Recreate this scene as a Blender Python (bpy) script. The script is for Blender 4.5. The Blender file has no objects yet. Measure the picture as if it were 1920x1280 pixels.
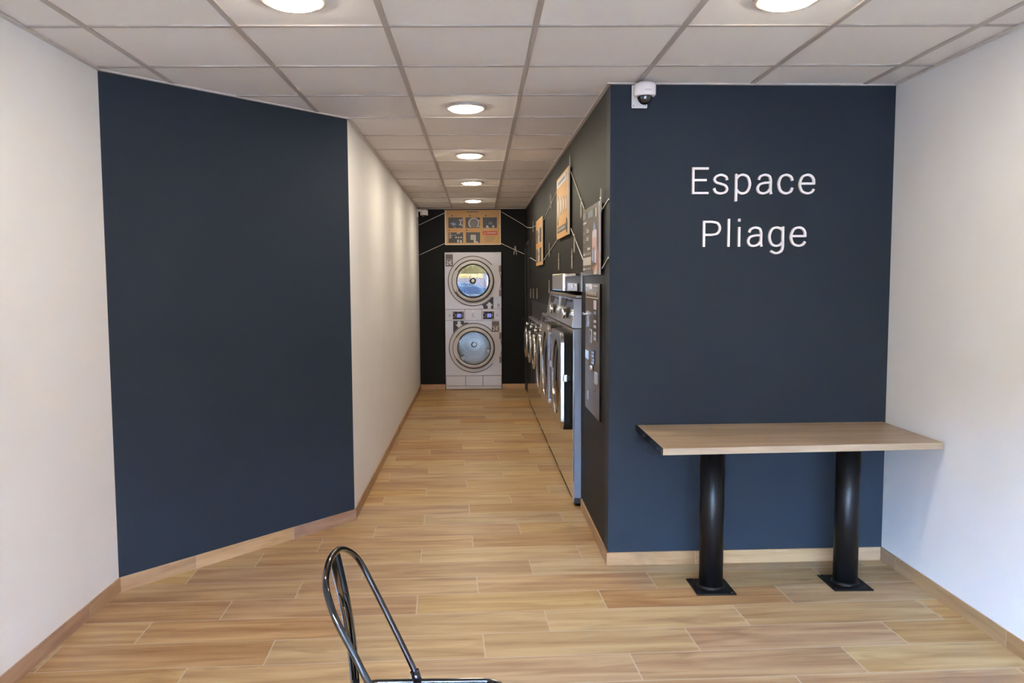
import bpy, bmesh, math
from mathutils import Vector, Matrix
from mathutils.geometry import tessellate_polygon
PI = math.pi
S = bpy.context.scene
COL = S.collection
H = 1.5446            # eye height
ZC = 2.5617           # ceiling height

# ------------------------------------------------------------------ materials
def lin(r, g, b):
    f = lambda c: (c/255/12.92) if c/255 <= .04045 else ((c/255+.055)/1.055)**2.4
    return (f(r), f(g), f(b), 1)

def mat(name, col, rough=.5, metal=0., spec=.5, noise=0., nscale=20., bump=0., bscale=200., stretch=(1, 1, 1), coat=0.):
    m = bpy.data.materials.new(name); m.use_nodes = True
    nt = m.node_tree; b = nt.nodes['Principled BSDF']
    b.inputs['Base Color'].default_value = col
    b.inputs['Roughness'].default_value = rough
    b.inputs['Metallic'].default_value = metal
    b.inputs['Specular IOR Level'].default_value = spec
    b.inputs['Coat Weight'].default_value = coat
    tc = nt.nodes.new('ShaderNodeTexCoord'); mp = nt.nodes.new('ShaderNodeMapping')
    mp.inputs['Scale'].default_value = stretch
    nt.links.new(tc.outputs['Object'], mp.inputs['Vector'])
    n = nt.nodes.new('ShaderNodeTexNoise'); n.inputs['Scale'].default_value = nscale
    n.inputs['Detail'].default_value = 4
    nt.links.new(mp.outputs[0], n.inputs['Vector'])
    mx = nt.nodes.new('ShaderNodeMix'); mx.data_type = 'RGBA'; mx.blend_type = 'MULTIPLY'
    mx.inputs[0].default_value = 1
    mr = nt.nodes.new('ShaderNodeMapRange')
    mr.inputs['To Min'].default_value = 1-noise; mr.inputs['To Max'].default_value = 1+noise*.6
    nt.links.new(n.outputs['Fac'], mr.inputs['Value'])
    mx.inputs[6].default_value = col
    nt.links.new(mr.outputs[0], mx.inputs[7])
    nt.links.new(mx.outputs[2], b.inputs['Base Color'])
    if bump:
        n2 = nt.nodes.new('ShaderNodeTexNoise'); n2.inputs['Scale'].default_value = bscale
        nt.links.new(mp.outputs[0], n2.inputs['Vector'])
        bp = nt.nodes.new('ShaderNodeBump'); bp.inputs['Strength'].default_value = bump
        bp.inputs['Distance'].default_value = .002
        nt.links.new(n2.outputs['Fac'], bp.inputs['Height'])
        nt.links.new(bp.outputs[0], b.inputs['Normal'])
    return m

def weave(name, col, rough, pitch=.0035, strength=.35, streak=0., spec=.5):
    """painted glass-fibre wall cloth: fine diamond weave in relief"""
    m = mat(name, col, rough, noise=.05, nscale=3, spec=spec)
    nt = m.node_tree; b = nt.nodes['Principled BSDF']
    g = nt.nodes.new('ShaderNodeNewGeometry'); sp = nt.nodes.new('ShaderNodeSeparateXYZ')
    nt.links.new(g.outputs['Position'], sp.inputs[0])
    def M(op, a, c=None):
        k = nt.nodes.new('ShaderNodeMath'); k.operation = op
        for i, v in enumerate((a, c)):
            if v is None: continue
            if isinstance(v, (int, float)): k.inputs[i].default_value = v
            else: nt.links.new(v, k.inputs[i])
        return k.outputs[0]
    h = M('ADD', sp.outputs[0], sp.outputs[1])
    w = 2*PI/pitch
    a = M('SINE', M('MULTIPLY', M('ADD', h, sp.outputs[2]), w))
    c = M('SINE', M('MULTIPLY', M('SUBTRACT', h, sp.outputs[2]), w))
    hh = M('MULTIPLY', a, c)
    if streak:
        n = nt.nodes.new('ShaderNodeTexNoise'); n.inputs['Scale'].default_value = 1
        mp = nt.nodes.new('ShaderNodeMapping'); mp.inputs['Scale'].default_value = (14, 14, 1.2)
        nt.links.new(g.outputs['Position'], mp.inputs[0]); nt.links.new(mp.outputs[0], n.inputs['Vector'])
        hh = M('ADD', hh, M('MULTIPLY', n.outputs['Fac'], streak))
    bp = nt.nodes.new('ShaderNodeBump'); bp.inputs['Strength'].default_value = strength
    bp.inputs['Distance'].default_value = .0006
    nt.links.new(hh, bp.inputs['Height']); nt.links.new(bp.outputs[0], b.inputs['Normal'])
    return m

def emis(name, col, s):
    m = bpy.data.materials.new(name); m.use_nodes = True; nt = m.node_tree
    nt.nodes.clear(); e = nt.nodes.new('ShaderNodeEmission'); o = nt.nodes.new('ShaderNodeOutputMaterial')
    e.inputs[0].default_value = col; e.inputs[1].default_value = s
    nt.links.new(e.outputs[0], o.inputs[0]); return m

def glassy(name, tint, mixv, rough=.02):
    m = bpy.data.materials.new(name); m.use_nodes = True; nt = m.node_tree
    nt.nodes.clear(); o = nt.nodes.new('ShaderNodeOutputMaterial')
    t = nt.nodes.new('ShaderNodeBsdfTransparent'); t.inputs[0].default_value = tint
    g = nt.nodes.new('ShaderNodeBsdfGlossy'); g.inputs['Roughness'].default_value = rough
    lw = nt.nodes.new('ShaderNodeFresnel'); lw.inputs[0].default_value = 1.5
    ad = nt.nodes.new('ShaderNodeMath'); ad.operation = 'ADD'; ad.inputs[1].default_value = mixv; ad.use_clamp = True
    nt.links.new(lw.outputs[0], ad.inputs[0])
    mx = nt.nodes.new('ShaderNodeMixShader')
    nt.links.new(ad.outputs[0], mx.inputs[0]); nt.links.new(t.outputs[0], mx.inputs[1]); nt.links.new(g.outputs[0], mx.inputs[2])
    nt.links.new(mx.outputs[0], o.inputs[0]); return m

def wood_nodes(name, planks, base, light, dark, rough=.4, grainaxis='X', grout=True, spec=.5):
    m = bpy.data.materials.new(name); m.use_nodes = True
    nt = m.node_tree; b = nt.nodes['Principled BSDF']; L = nt.links.new
    g = nt.nodes.new('ShaderNodeNewGeometry'); rot = nt.nodes.new('ShaderNodeMapping')
    rot.inputs['Rotation'].default_value = (0, 0, -math.atan(.042) if planks else 0)
    L(g.outputs['Position'], rot.inputs[0])
    sp = nt.nodes.new('ShaderNodeSeparateXYZ'); L(rot.outputs[0], sp.inputs[0])
    def M(op, a, c=None, d=None):
        k = nt.nodes.new('ShaderNodeMath'); k.operation = op
        for i, v in enumerate((a, c, d)):
            if v is None: continue
            if isinstance(v, (int, float)): k.inputs[i].default_value = v
            else: L(v, k.inputs[i])
        return k.outputs[0]
    X, Y, Z = sp.outputs
    if planks:
        rv = M('DIVIDE', M('SUBTRACT', Y, 3.1675), .2275)
        row = M('FLOOR', rv); rf = M('SUBTRACT', rv, row)
        cv = M('DIVIDE', M('SUBTRACT', X, M('ADD', M('MULTIPLY', row, .3), .15)), .9)
        colm = M('FLOOR', cv); cf = M('SUBTRACT', cv, colm)
        cmb = nt.nodes.new('ShaderNodeCombineXYZ'); L(row, cmb.inputs[0]); L(colm, cmb.inputs[1])
        wn = nt.nodes.new('ShaderNodeTexWhiteNoise'); wn.noise_dimensions = '2D'; L(cmb.outputs[0], wn.inputs['Vector'])
        rnd = wn.outputs['Value']
        ed = M('MINIMUM', M('MULTIPLY', M('MINIMUM', rf, M('SUBTRACT', 1, rf)), .2275),
               M('MULTIPLY', M('MINIMUM', cf, M('SUBTRACT', 1, cf)), .9))
        gr = M('LESS_THAN', ed, .0021)
        u, v = X, Y
    else:
        hor = M('ADD', X, Y) if grainaxis == 'H' else X
        oth = Z if grainaxis == 'H' else M('ADD', Y, Z)
        pv = M('DIVIDE', hor, .9); pi = M('FLOOR', pv); pf = M('SUBTRACT', pv, pi)
        wn = nt.nodes.new('ShaderNodeTexWhiteNoise'); wn.noise_dimensions = '1D'; L(pi, wn.inputs['W'])
        rnd = wn.outputs['Value'] if grout else M('MULTIPLY', wn.outputs['Value'], 0)
        gr = M('LESS_THAN', pf, .0025 if grout else -1)
        u, v = hor, oth
    off = M('MULTIPLY', rnd, 37.)
    def grain(su, sv, detail, dist=0.):
        c = nt.nodes.new('ShaderNodeCombineXYZ')
        L(M('ADD', M('MULTIPLY', u, su), off), c.inputs[0]); L(M('ADD', M('MULTIPLY', v, sv), off), c.inputs[1]); L(off, c.inputs[2])
        n = nt.nodes.new('ShaderNodeTexNoise'); n.inputs['Scale'].default_value = 1
        n.inputs['Detail'].default_value = detail; n.inputs['Distortion'].default_value = dist
        L(c.outputs[0], n.inputs['Vector']); return n.outputs['Fac']
    g1 = grain(1.6, 16, 5, .6); g2 = grain(6, 150, 3); g3 = grain(2.2, 9, 2, 1.2)
    cr = nt.nodes.new('ShaderNodeValToRGB')
    cr.color_ramp.elements[0].position = .33; cr.color_ramp.elements[0].color = dark
    cr.color_ramp.elements[1].position = .67; cr.color_ramp.elements[1].color = light
    e = cr.color_ramp.elements.new(.5); e.color = base
    f = M('ADD', M('MULTIPLY', g1, .8), M('ADD', M('MULTIPLY', g2, .2), M('MULTIPLY', M('SUBTRACT', rnd, .5), .12)))
    L(f, cr.inputs[0])
    # knots / darker cathedral streaks
    kn = nt.nodes.new('ShaderNodeMapRange'); kn.inputs['From Min'].default_value = .62; kn.inputs['From Max'].default_value = .78
    kn.inputs['To Max'].default_value = .45
    L(g3, kn.inputs['Value'])
    mk = nt.nodes.new('ShaderNodeMix'); mk.data_type = 'RGBA'; L(kn.outputs[0], mk.inputs[0])
    L(cr.outputs[0], mk.inputs[6]); mk.inputs[7].default_value = tuple(c*.55 for c in dark[:3])+(1,)
    # plank hue shift
    hs = nt.nodes.new('ShaderNodeHueSaturation')
    L(M('ADD', .495, M('MULTIPLY', rnd, .012)), hs.inputs['Hue'])
    L(M('ADD', .9, M('MULTIPLY', M('FRACT', M('MULTIPLY', rnd, 7.3)), .2)), hs.inputs['Saturation'])
    L(M('ADD', .93, M('MULTIPLY', M('FRACT', M('MULTIPLY', rnd, 3.7)), .14)), hs.inputs['Value'])
    L(mk.outputs[2], hs.inputs['Color'])
    mg = nt.nodes.new('ShaderNodeMix'); mg.data_type = 'RGBA'; L(gr, mg.inputs[0])
    L(hs.outputs[0], mg.inputs[6]); mg.inputs[7].default_value = lin(184, 168, 152)
    L(mg.outputs[2], b.inputs['Base Color'])
    L(M('ADD', rough-.06, M('MULTIPLY', g2, .12)), b.inputs['Roughness'])
    b.inputs['Specular IOR Level'].default_value = spec
    bp = nt.nodes.new('ShaderNodeBump'); bp.inputs['Strength'].default_value = .15; bp.inputs['Distance'].default_value = .001
    L(M('SUBTRACT', g2, M('MULTIPLY', gr, 1.5)), bp.inputs['Height']); L(bp.outputs[0], b.inputs['Normal'])
    return m

M_ = {}
M_['white_wall'] = weave('white_wall_paint', lin(226, 225, 226), .6, .004, .25)
M_['navy'] = weave('navy_wall_paint', (.0195, .0285, .0420, 1), .55, .0045, .5, spec=.2)
M_['charcoal'] = weave('charcoal_wall_paint', (.0110, .0114, .0118, 1), .55, .004, .4, streak=.5, spec=.15)
M_['black_wall'] = weave('black_wall_paint', (.0095, .0102, .0112, 1), .6, .004, .4, spec=.15)
M_['tile'] = mat('ceiling_tile', lin(226, 219, 213), .9, noise=.03, nscale=6, bump=.2, bscale=300)
M_['tee'] = mat('ceiling_tee', lin(176, 166, 158), .5, noise=.02)
M_['trim'] = mat('ceiling_angle', lin(198, 190, 184), .5, noise=.02)
M_['floor'] = wood_nodes('wood_look_floor_tile', True, lin(169, 135, 95), lin(186, 156, 115), lin(143, 106, 70), .42, spec=.35)
M_['skirt'] = wood_nodes('wood_look_skirting', False, lin(164, 129, 97), lin(179, 146, 113), lin(142, 105, 76), .45, 'H')
M_['table'] = wood_nodes('oak_laminate', False, lin(175, 151, 119), lin(187, 164, 131), lin(158, 133, 103), .38, 'X', grout=False)
M_['black_metal'] = mat('black_powder_coat', lin(15, 15, 16), .36, 0, .3, noise=.1, bump=.1, bscale=600)
M_['gloss_black'] = mat('gloss_black_lacquer', lin(12, 12, 13), .1, 0, .6, coat=.6)
M_['letter'] = mat('white_letter', lin(232, 226, 228), .45, noise=.02)
M_['letter_text'] = mat('white_print', lin(215, 212, 210), .5, noise=.02)
M_['steel'] = mat('polished_stainless', (.60, .60, .60, 1), .13, 1, noise=.05, nscale=2, stretch=(1, 1, 30))
M_['steel_soft'] = mat('brushed_stainless', (.60, .58, .56, 1), .28, 1, noise=.06, nscale=3, stretch=(1, 1, 40))
M_['mirror_steel'] = mat('mirror_stainless', (.75, .74, .73, 1), .03, 1, noise=.02, bump=.5, bscale=5)
M_['chrome'] = mat('chrome', (.64, .66, .70, 1), .2, 1)
M_['side_grey'] = mat('grey_machine_side', lin(120, 124, 135), .35, .4, noise=.03)
M_['side_light'] = mat('pale_grey_and_side_reflection', lin(168, 171, 180), .35, .3, noise=.03)  # pale grey parts, and the reflection painted on the washers' upper sides
M_['dryer'] = mat('silver_grey_enamel', lin(176, 171, 172), .38, .35, noise=.03, nscale=4)
M_['dryer_door'] = mat('silver_grey_door', lin(180, 175, 174), .42, .12, noise=.02)
M_['gasket'] = mat('black_rubber', lin(24, 22, 21), .5, noise=.1)
M_['void_black'] = mat('matt_black_recess', lin(11, 11, 12), .7, 0, .3, noise=.1)
M_['groove'] = mat('dark_joint', lin(86, 78, 74), .6, noise=.05)
M_['hinge'] = mat('taupe_hinge_cover', lin(108, 98, 96), .5, noise=.03)
M_['label'] = mat('taupe_price_label', lin(92, 84, 84), .5, noise=.03)
M_['navy_print'] = mat('dark_blue_print', lin(44, 48, 66), .5, noise=.05)
M_['screen_dark'] = mat('dark_display', lin(26, 26, 34), .45, noise=.2)
M_['screen_lit'] = emis('lit_display', (.30, .30, .80, 1), .11)
M_['drum'] = mat('perforated_drum_steel', (.80, .83, .86, 1), .4, .0, noise=.05)
M_['glass'] = glassy('door_glass', (.95, .96, .97, 1), -.005)
M_['glass_refl'] = glassy('reflective_door_glass', (.7, .72, .7, 1), .05)
M_['dark_glass'] = glassy('dark_door_glass', (.12, .12, .13, 1), .1)
M_['pane'] = glassy('shop_window_pane', (.97, .98, .98, 1), 0)
M_['kraft'] = mat('kraft_board', lin(196, 152, 96), .6, noise=.08, nscale=30, stretch=(1, 1, 12))
M_['kraft_edge'] = mat('pale_board_edge', lin(214, 196, 172), .6, noise=.03)
M_['orange'] = mat('orange_print', lin(206, 132, 66), .6, noise=.1)
M_['red'] = mat('red_print', lin(190, 66, 54), .6, noise=.05)
M_['photo_dark'] = mat('dark_photo_print', lin(62, 58, 58), .5, noise=.3, nscale=25)
M_['photo_blue'] = mat('blue_photo_print', lin(50, 52, 66), .5, noise=.3, nscale=20)
M_['print_grey'] = mat('pale_grey_print', lin(190, 184, 178), .5, noise=.1)
M_['print_mid'] = mat('grey_print', lin(140, 134, 128), .5, noise=.2)
M_['poster_dark'] = mat('brown_grey_board', lin(84, 77, 72), .5, noise=.05)
M_['poster_edge'] = mat('pale_poster_edge', lin(200, 190, 186), .5, noise=.03)
M_['lilac'] = mat('pale_lilac_print', lin(196, 190, 200), .5, noise=.08)
M_['blue_print'] = mat('light_blue_print', lin(118, 146, 184), .5, noise=.08)
M_['teal_print'] = mat('slate_blue_print', lin(104, 114, 122), .5, noise=.08)
M_['pink_print'] = mat('pink_print', lin(196, 160, 150), .5, noise=.1)
M_['skin_print'] = mat('terracotta_print', lin(178, 112, 84), .5, noise=.1)
M_['terminal'] = mat('bronze_grey_panel', lin(84, 70, 56), .4, .3, noise=.04)
M_['rope'] = mat('white_cord', lin(226, 222, 212), .7, noise=.05)
M_['peg'] = mat('pale_wood_peg', lin(176, 170, 156), .6, noise=.08, nscale=60)
M_['cam_white'] = mat('white_plastic', lin(232, 226, 226), .4, noise=.02)
M_['cam_dome'] = mat('smoked_dome', lin(16, 14, 14), .05, 0, .8, coat=1)
M_['door_black'] = mat('black_door', lin(20, 20, 22), .5, noise=.05)
M_['lamp_rim'] = mat('lamp_rim', lin(196, 186, 176), .35, noise=.02)
M_['lamp'] = emis('lamp_diffuser', (1, .881, .682, 1), 22.2)
M_['asphalt'] = mat('street_asphalt', (.05, .038, .028, 1), .8, noise=.2)
M_['street_white'] = mat('street_render', (.34, .21, .14, 1), .8, noise=.1, nscale=1)
M_['street_yellow'] = mat('street_yellow', (.26, .12, .016, 1), .8, noise=.1)
M_['street_red'] = mat('street_red', (.12, .014, .006, 1), .8, noise=.1)
M_['street_grey'] = mat('street_grey', (.09, .045, .035, 1), .8, noise=.2)
M_['car_blue'] = mat('blue_car_paint', (.012, .016, .035, 1), .4, 0)
M_['tyre'] = mat('tyre', lin(20, 20, 20), .8)

# ------------------------------------------------------------------ mesh helpers
def box(bm, x0, x1, y0, y1, z0, z1, mi=0):
    v = [bm.verts.new(p) for p in ((x0,y0,z0),(x1,y0,z0),(x1,y1,z0),(x0,y1,z0),(x0,y0,z1),(x1,y0,z1),(x1,y1,z1),(x0,y1,z1))]
    for q in ((3,2,1,0),(4,5,6,7),(0,1,5,4),(1,2,6,5),(2,3,7,6),(3,0,4,7)):
        bm.faces.new([v[i] for i in q]).material_index = mi

def prism(bm, pts, z0, z1, mi=0):
    """vertical prism over a plan polygon"""
    n = len(pts)
    a = sum(pts[i][0]*pts[(i+1) % n][1]-pts[(i+1) % n][0]*pts[i][1] for i in range(n))
    if a < 0: pts = pts[::-1]
    lo = [bm.verts.new((p[0], p[1], z0)) for p in pts]; hi = [bm.verts.new((p[0], p[1], z1)) for p in pts]
    bm.faces.new(lo[::-1]).material_index = mi; bm.faces.new(hi).material_index = mi
    for i in range(n):
        bm.faces.new((lo[i], lo[(i+1) % n], hi[(i+1) % n], hi[i])).material_index = mi

def plate(bm, outer, holes, y0, y1, mi=0, tf=None):
    """slab lying in the local XZ plane between y0 (front) and y1 (back), with holes"""
    loops = [outer]+list(holes)
    polys = [[Vector((p[0], p[1], 0)) for p in l] for l in loops]
    tris = tessellate_polygon(polys)
    flat = [p for l in loops for p in l]
    tf = tf or (lambda v: v)
    F = [bm.verts.new(tf(Vector((p[0], y0, p[1])))) for p in flat]
    B = [bm.verts.new(tf(Vector((p[0], y1, p[1])))) for p in flat]
    for t in tris:
        a, b, c = (Vector((flat[i][0], flat[i][1])) for i in t)
        s = (b-a).cross(c-a) if hasattr(Vector((0, 0)), 'cross') else 0
        tt = t if s > 0 else t[::-1]
        try:
            bm.faces.new([F[i] for i in tt]).material_index = mi
            bm.faces.new([B[i] for i in tt[::-1]]).material_index = mi
        except ValueError: pass
    k = 0
    for l in loops:
        n = len(l)
        for i in range(n):
            a, b = k+i, k+(i+1) % n
            bm.faces.new((F[a], B[a], B[b], F[b])).material_index = mi
        k += n

def circle(cx, cz, r, n=48, a0=0, a1=2*PI, rz=None):
    rz = rz or r
    full = abs(a1-a0-2*PI) < 1e-6
    m = n if full else n+1
    return [(cx+r*math.cos(a0+(a1-a0)*i/n), cz+rz*math.sin(a0+(a1-a0)*i/n)) for i in range(m)]

def rrect(x0, x1, z0, z1, r, n=6):
    out = []
    for cx, cz, a in ((x1-r, z1-r, 0), (x0+r, z1-r, PI/2), (x0+r, z0+r, PI), (x1-r, z0+r, 1.5*PI)):
        out += [(cx+r*math.cos(a+PI/2*i/n), cz+r*math.sin(a+PI/2*i/n)) for i in range(n+1)]
    return out

def rect(x0, x1, z0, z1): return [(x1, z1), (x0, z1), (x0, z0), (x1, z0)]

def arcband(cx, cz, r0, r1, a0, a1, n=32):
    return circle(cx, cz, r1, n, a0, a1)+circle(cx, cz, r0, n, a0, a1)[::-1]

def lathe(bm, prof, c, axis='Y', n=48, mi=0, cap=True):
    """prof: list of (radius, along-axis)"""
    rings = []
    for r, t in prof:
        ring = []
        for i in range(n):
            a = 2*PI*i/n; p, q = r*math.cos(a), r*math.sin(a)
            v = {'Y': (p, t, q), 'Z': (p, q, t), 'X': (t, p, q)}[axis]
            ring.append(bm.verts.new((c[0]+v[0], c[1]+v[1], c[2]+v[2])))
        rings.append(ring)
    for a, b in zip(rings, rings[1:]):
        for i in range(n):
            f = bm.faces.new((a[i], a[(i+1) % n], b[(i+1) % n], b[i])); f.material_index = mi; f.smooth = True
    for ring in ((rings[0], rings[-1]) if cap else ()):
        try: bm.faces.new(ring).material_index = mi
        except ValueError: pass

def tube(bm, pts, r, n=12, closed=False, mi=0, rs=None):
    pts = [Vector(p) for p in pts]; N = len(pts); rings = []
    up = None
    for i, p in enumerate(pts):
        if closed: t = (pts[(i+1) % N]-pts[i-1]).normalized()
        else: t = (pts[min(i+1, N-1)]-pts[max(i-1, 0)]).normalized()
        if up is None:
            up = Vector((0, 0, 1)) if abs(t.z) < .9 else Vector((1, 0, 0))
        s = t.cross(up).normalized(); up = s.cross(t).normalized()
        rr = rs[i] if rs else r
        rings.append([bm.verts.new(p+s*rr*math.cos(2*PI*k/n)+up*rr*math.sin(2*PI*k/n)) for k in range(n)])
    pairs = list(zip(rings, rings[1:]))+([(rings[-1], rings[0])] if closed else [])
    for a, b in pairs:
        for i in range(n):
            f = bm.faces.new((a[i], a[(i+1) % n], b[(i+1) % n], b[i])); f.material_index = mi; f.smooth = True
    if not closed:
        bm.faces.new(rings[0][::-1]).material_index = mi; bm.faces.new(rings[-1]).material_index = mi

def smooth_path(P, k=6):
    P = [Vector(p) for p in P]; out = []
    for i in range(len(P)-1):
        p0, p1, p2, p3 = P[max(i-1, 0)], P[i], P[i+1], P[min(i+2, len(P)-1)]
        for j in range(k):
            t = j/k
            out.append(.5*((2*p1)+(p2-p0)*t+(2*p0-5*p1+4*p2-p3)*t*t+(3*p1-p0-3*p2+p3)*t**3))
    out.append(P[-1]); return out

def obj(name, bm, mats, parent=None, loc=(0, 0, 0), rz=0, bevel=0, seg=2):
    bmesh.ops.recalc_face_normals(bm, faces=bm.faces)
    me = bpy.data.meshes.new(name); bm.to_mesh(me); bm.free()
    if not isinstance(mats, (list, tuple)): mats = [mats]
    for m in mats: me.materials.append(M_[m] if isinstance(m, str) else m)
    o = bpy.data.objects.new(name, me); COL.objects.link(o)
    o.location = loc; o.rotation_euler = (0, 0, rz)
    if parent: o.parent = parent
    if bevel:
        b = o.modifiers.new('bevel', 'BEVEL'); b.width = bevel; b.segments = seg; b.limit_method = 'ANGLE'
    return o

def tag(o, label=None, cat=None, group=None, kind=None):
    for k, v in (('label', label), ('category', cat), ('group', group), ('kind', kind)):
        if v: o[k] = v
    return o
def thing(name, label, cat, loc=(0, 0, 0), rz=0, group=None):
    o = bpy.data.objects.new(name, None); COL.objects.link(o); o.empty_display_size = .1
    o.location = loc; o.rotation_euler = (0, 0, rz); return tag(o, label, cat, group)
def struct(name, bm, m, bevel=0): return tag(obj(name, bm, m, bevel=bevel), kind='structure')
def B(*a):
    bm = bmesh.new()
    for q in a: box(bm, *q)
    return bm
def P(outer, holes, y0, y1):
    bm = bmesh.new(); plate(bm, outer, holes, y0, y1); return bm
def dup(root, loc=None, rz=None, label=None, group=None):
    r = root.copy(); COL.objects.link(r)
    if loc: r.location = loc
    if rz is not None: r.rotation_euler = (0, 0, rz)
    if label: r['label'] = label
    if group: r['group'] = group
    for ch in list(root.children):
        c = ch.copy(); COL.objects.link(c); c.parent = r
        for g in ch.children:
            d = g.copy(); COL.objects.link(d); d.parent = c
    return r
def text(name, s, size, m, parent, x, y, z, ext=.0006, align='LEFT', space=1.):
    """printed lettering, upright in the XZ plane, facing -Y"""
    cu = bpy.data.curves.new(name, 'FONT'); cu.body = s; cu.size = size; cu.extrude = ext
    cu.align_x = align; cu.space_character = space
    t = bpy.data.objects.new(name, cu); COL.objects.link(t)
    dg = bpy.context.evaluated_depsgraph_get(); dg.update()
    me = bpy.data.meshes.new_from_object(t.evaluated_get(dg))
    bpy.data.objects.remove(t); bpy.data.curves.remove(cu)
    me.transform(Matrix.Rotation(PI/2, 4, 'X')); me.materials.clear(); me.materials.append(M_[m])
    o = bpy.data.objects.new(name, me); COL.objects.link(o); o.location = (x, y, z); o.parent = parent
    return o

# ------------------------------------------------------------------ the setting
RC = Vector((.693, 4.225)); RW = Vector((2.211, 4.269))
LB = Vector((-1.815, 3.928)); LF = Vector((-.816, 5.099))
BL = Vector((-.845, 11.38)); BR = Vector((.673, 11.38))
YF = -2.4
LFR = Vector((-1.80, YF)); RFR = Vector((2.185, YF))
def wx(y): return RC.x+(BR.x-RC.x)*(y-RC.y)/(BR.y-RC.y)    # corridor right wall face

struct('floor', B((-2.1, 3.2, YF-.1, 12.6, -.1, 0)), 'floor')

def wall(name, A, Bp, m, t=.1, side=1, ext=.1):
    d = (Bp-A).normalized(); n = Vector((-d.y, d.x))*side
    bm = bmesh.new()
    prism(bm, [A, Bp, Bp+n*t+d*ext, A+n*t-d*ext], 0, ZC+.12)
    return struct(name, bm, m)
wall('wall_left', LFR, LB, 'white_wall', ext=.0)
wall('wall_left_blue', LB, LF, 'navy', ext=0)
wall('wall_corridor_left', LF, BL, 'white_wall', ext=0)
wall('wall_front_right', RC+Vector((0, 0)), RW, 'navy', ext=0)
wall('wall_right', RW, RFR, 'white_wall', ext=0)
# fill the seams behind the corners
bm = bmesh.new(); prism(bm, [LB, LB+Vector((-.1, 0)), LB+Vector((-.076, .065))], 0, ZC+.12)
prism(bm, [LF+Vector((-.1, 0)), LF, LF+Vector((-.1, .02)), LF+Vector((-.11, .01))], 0, ZC+.1); bm.free()
# corridor right wall, with the opening the washing machines stand in
MY0, MY1, MY2, MY3, MY4 = 5.355, 6.305, 7.255, 8.115, 10.115
d = (BR-RC).normalized(); n = Vector((d.y, -d.x))
def wseg(bm, y0, y1, z0, z1, t=.1):
    a = Vector((wx(y0), y0)); b = Vector((wx(y1), y1)); prism(bm, [a, b, b+n*t, a+n*t], z0, z1)
t_w = .1
bm = bmesh.new()
Wt = ZC+.12
_b = Vector((wx(MY0-.004), MY0-.004)); prism(bm, [RC, _b, _b+n*t_w, RC+n*t_w+Vector((0, t_w))], 0, Wt)
wseg(bm, MY0-.004, MY2, 1.47, Wt)
wseg(bm, MY2, MY4+.004, 1.285, Wt)
wseg(bm, MY4+.004, 11.5, 0, Wt)
struct('wall_corridor_right', bm, 'charcoal')
# back wall with the niche for the stacked dryer
bm = bmesh.new()
for x0, x1, z0, z1 in ((-1.0, -.482, 0, Wt), (-.482, .325, 1.96, Wt), (.325, .80, 0, Wt)):
    box(bm, x0, x1, 11.38, 11.48, z0, z1)
struct('wall_back', bm, 'black_wall')
struct('wall_sky_block', B((.80, 2.5, 12.5, 12.6, 0, Wt), (-1.05, .8, 12.5, 12.6, 0, Wt), (2.31, 2.41, 4.2, 12.6, 0, Wt),
                       (-1.15, -1.05, 11.3, 12.6, 0, Wt), (-1.06, -.9, 11.30, 11.40, 0, Wt)), 'white_wall')  # unseen shell added to keep sky light from leaking in behind

# ceiling: recessed tiles in a grid of tees
GX, GY, PT = -1.5638, 3.289, .6
bm = bmesh.new()
box(bm, -2.1, 3.2, YF-.1, 12.6, ZC+.006, ZC+.1, 0)
i = -2
while GX+PT*i < 3.2:
    x = GX+PT*i
    if x > -2.05: box(bm, x-.012, x+.012, YF, 12.5, ZC, ZC+.008, 1)
    i += 1
j = -11
while GY+PT*j < 12.4:
    y = GY+PT*j
    if y > YF: box(bm, -2.05, 3.1, y-.010, y+.010, ZC+.0005, ZC+.008, 1)
    j += 1
struct('ceiling', bm, ['tile', 'tee'])

def along(bm, A, Bp, z0, z1, t, e0=0, e1=0, inward=1):
    d = (Bp-A).normalized(); n = Vector((d.y, -d.x))*inward
    prism(bm, [A-d*e0, Bp+d*e1, Bp+d*e1+n*t, A-d*e0+n*t], z0, z1)
# perimeter angle of the ceiling
k = 1
for A, Bp in ((LFR, LB), (LB, LF), (LF, BL), (BL, BR)):
    bm = bmesh.new(); along(bm, A, Bp, ZC-.004, ZC+.004, .02, .02 if A is LF else 0, .02 if Bp is LF else 0); struct('trim_%d' % k, bm, 'trim'); k += 1
for A, Bp in ((BR, RC), (RC, RW), (RW, RFR)):
    bm = bmesh.new(); along(bm, A, Bp, ZC-.004, ZC+.004, .02, .02 if A is RC else 0, .02 if Bp is RC else 0); struct('trim_%d' % k, bm, 'trim'); k += 1
# skirtings
BH = .0725
for nm, A, Bp, e0, e1 in (('baseboard_left', LFR, LB, 0, 0), ('baseboard_left_blue', LB, LF, 0, .008), ('baseboard_corridor_left', LF, BL, .006, 0),
                  ('baseboard_front_right', RC, RW, .008, 0), ('baseboard_right', RW, RFR, 0, 0),
                  ('baseboard_corridor_right', Vector((wx(5.30), 5.30)), RC, 0, .008)):
    bm = bmesh.new(); along(bm, A, Bp, 0, BH, .009, e0, e1); struct(nm, bm, 'skirt', bevel=.001)
struct('baseboard_back', B((-.842, -.485, 11.371, 11.38, 0, BH), (.328, .665, 11.371, 11.38, 0, BH)), 'skirt')

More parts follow.
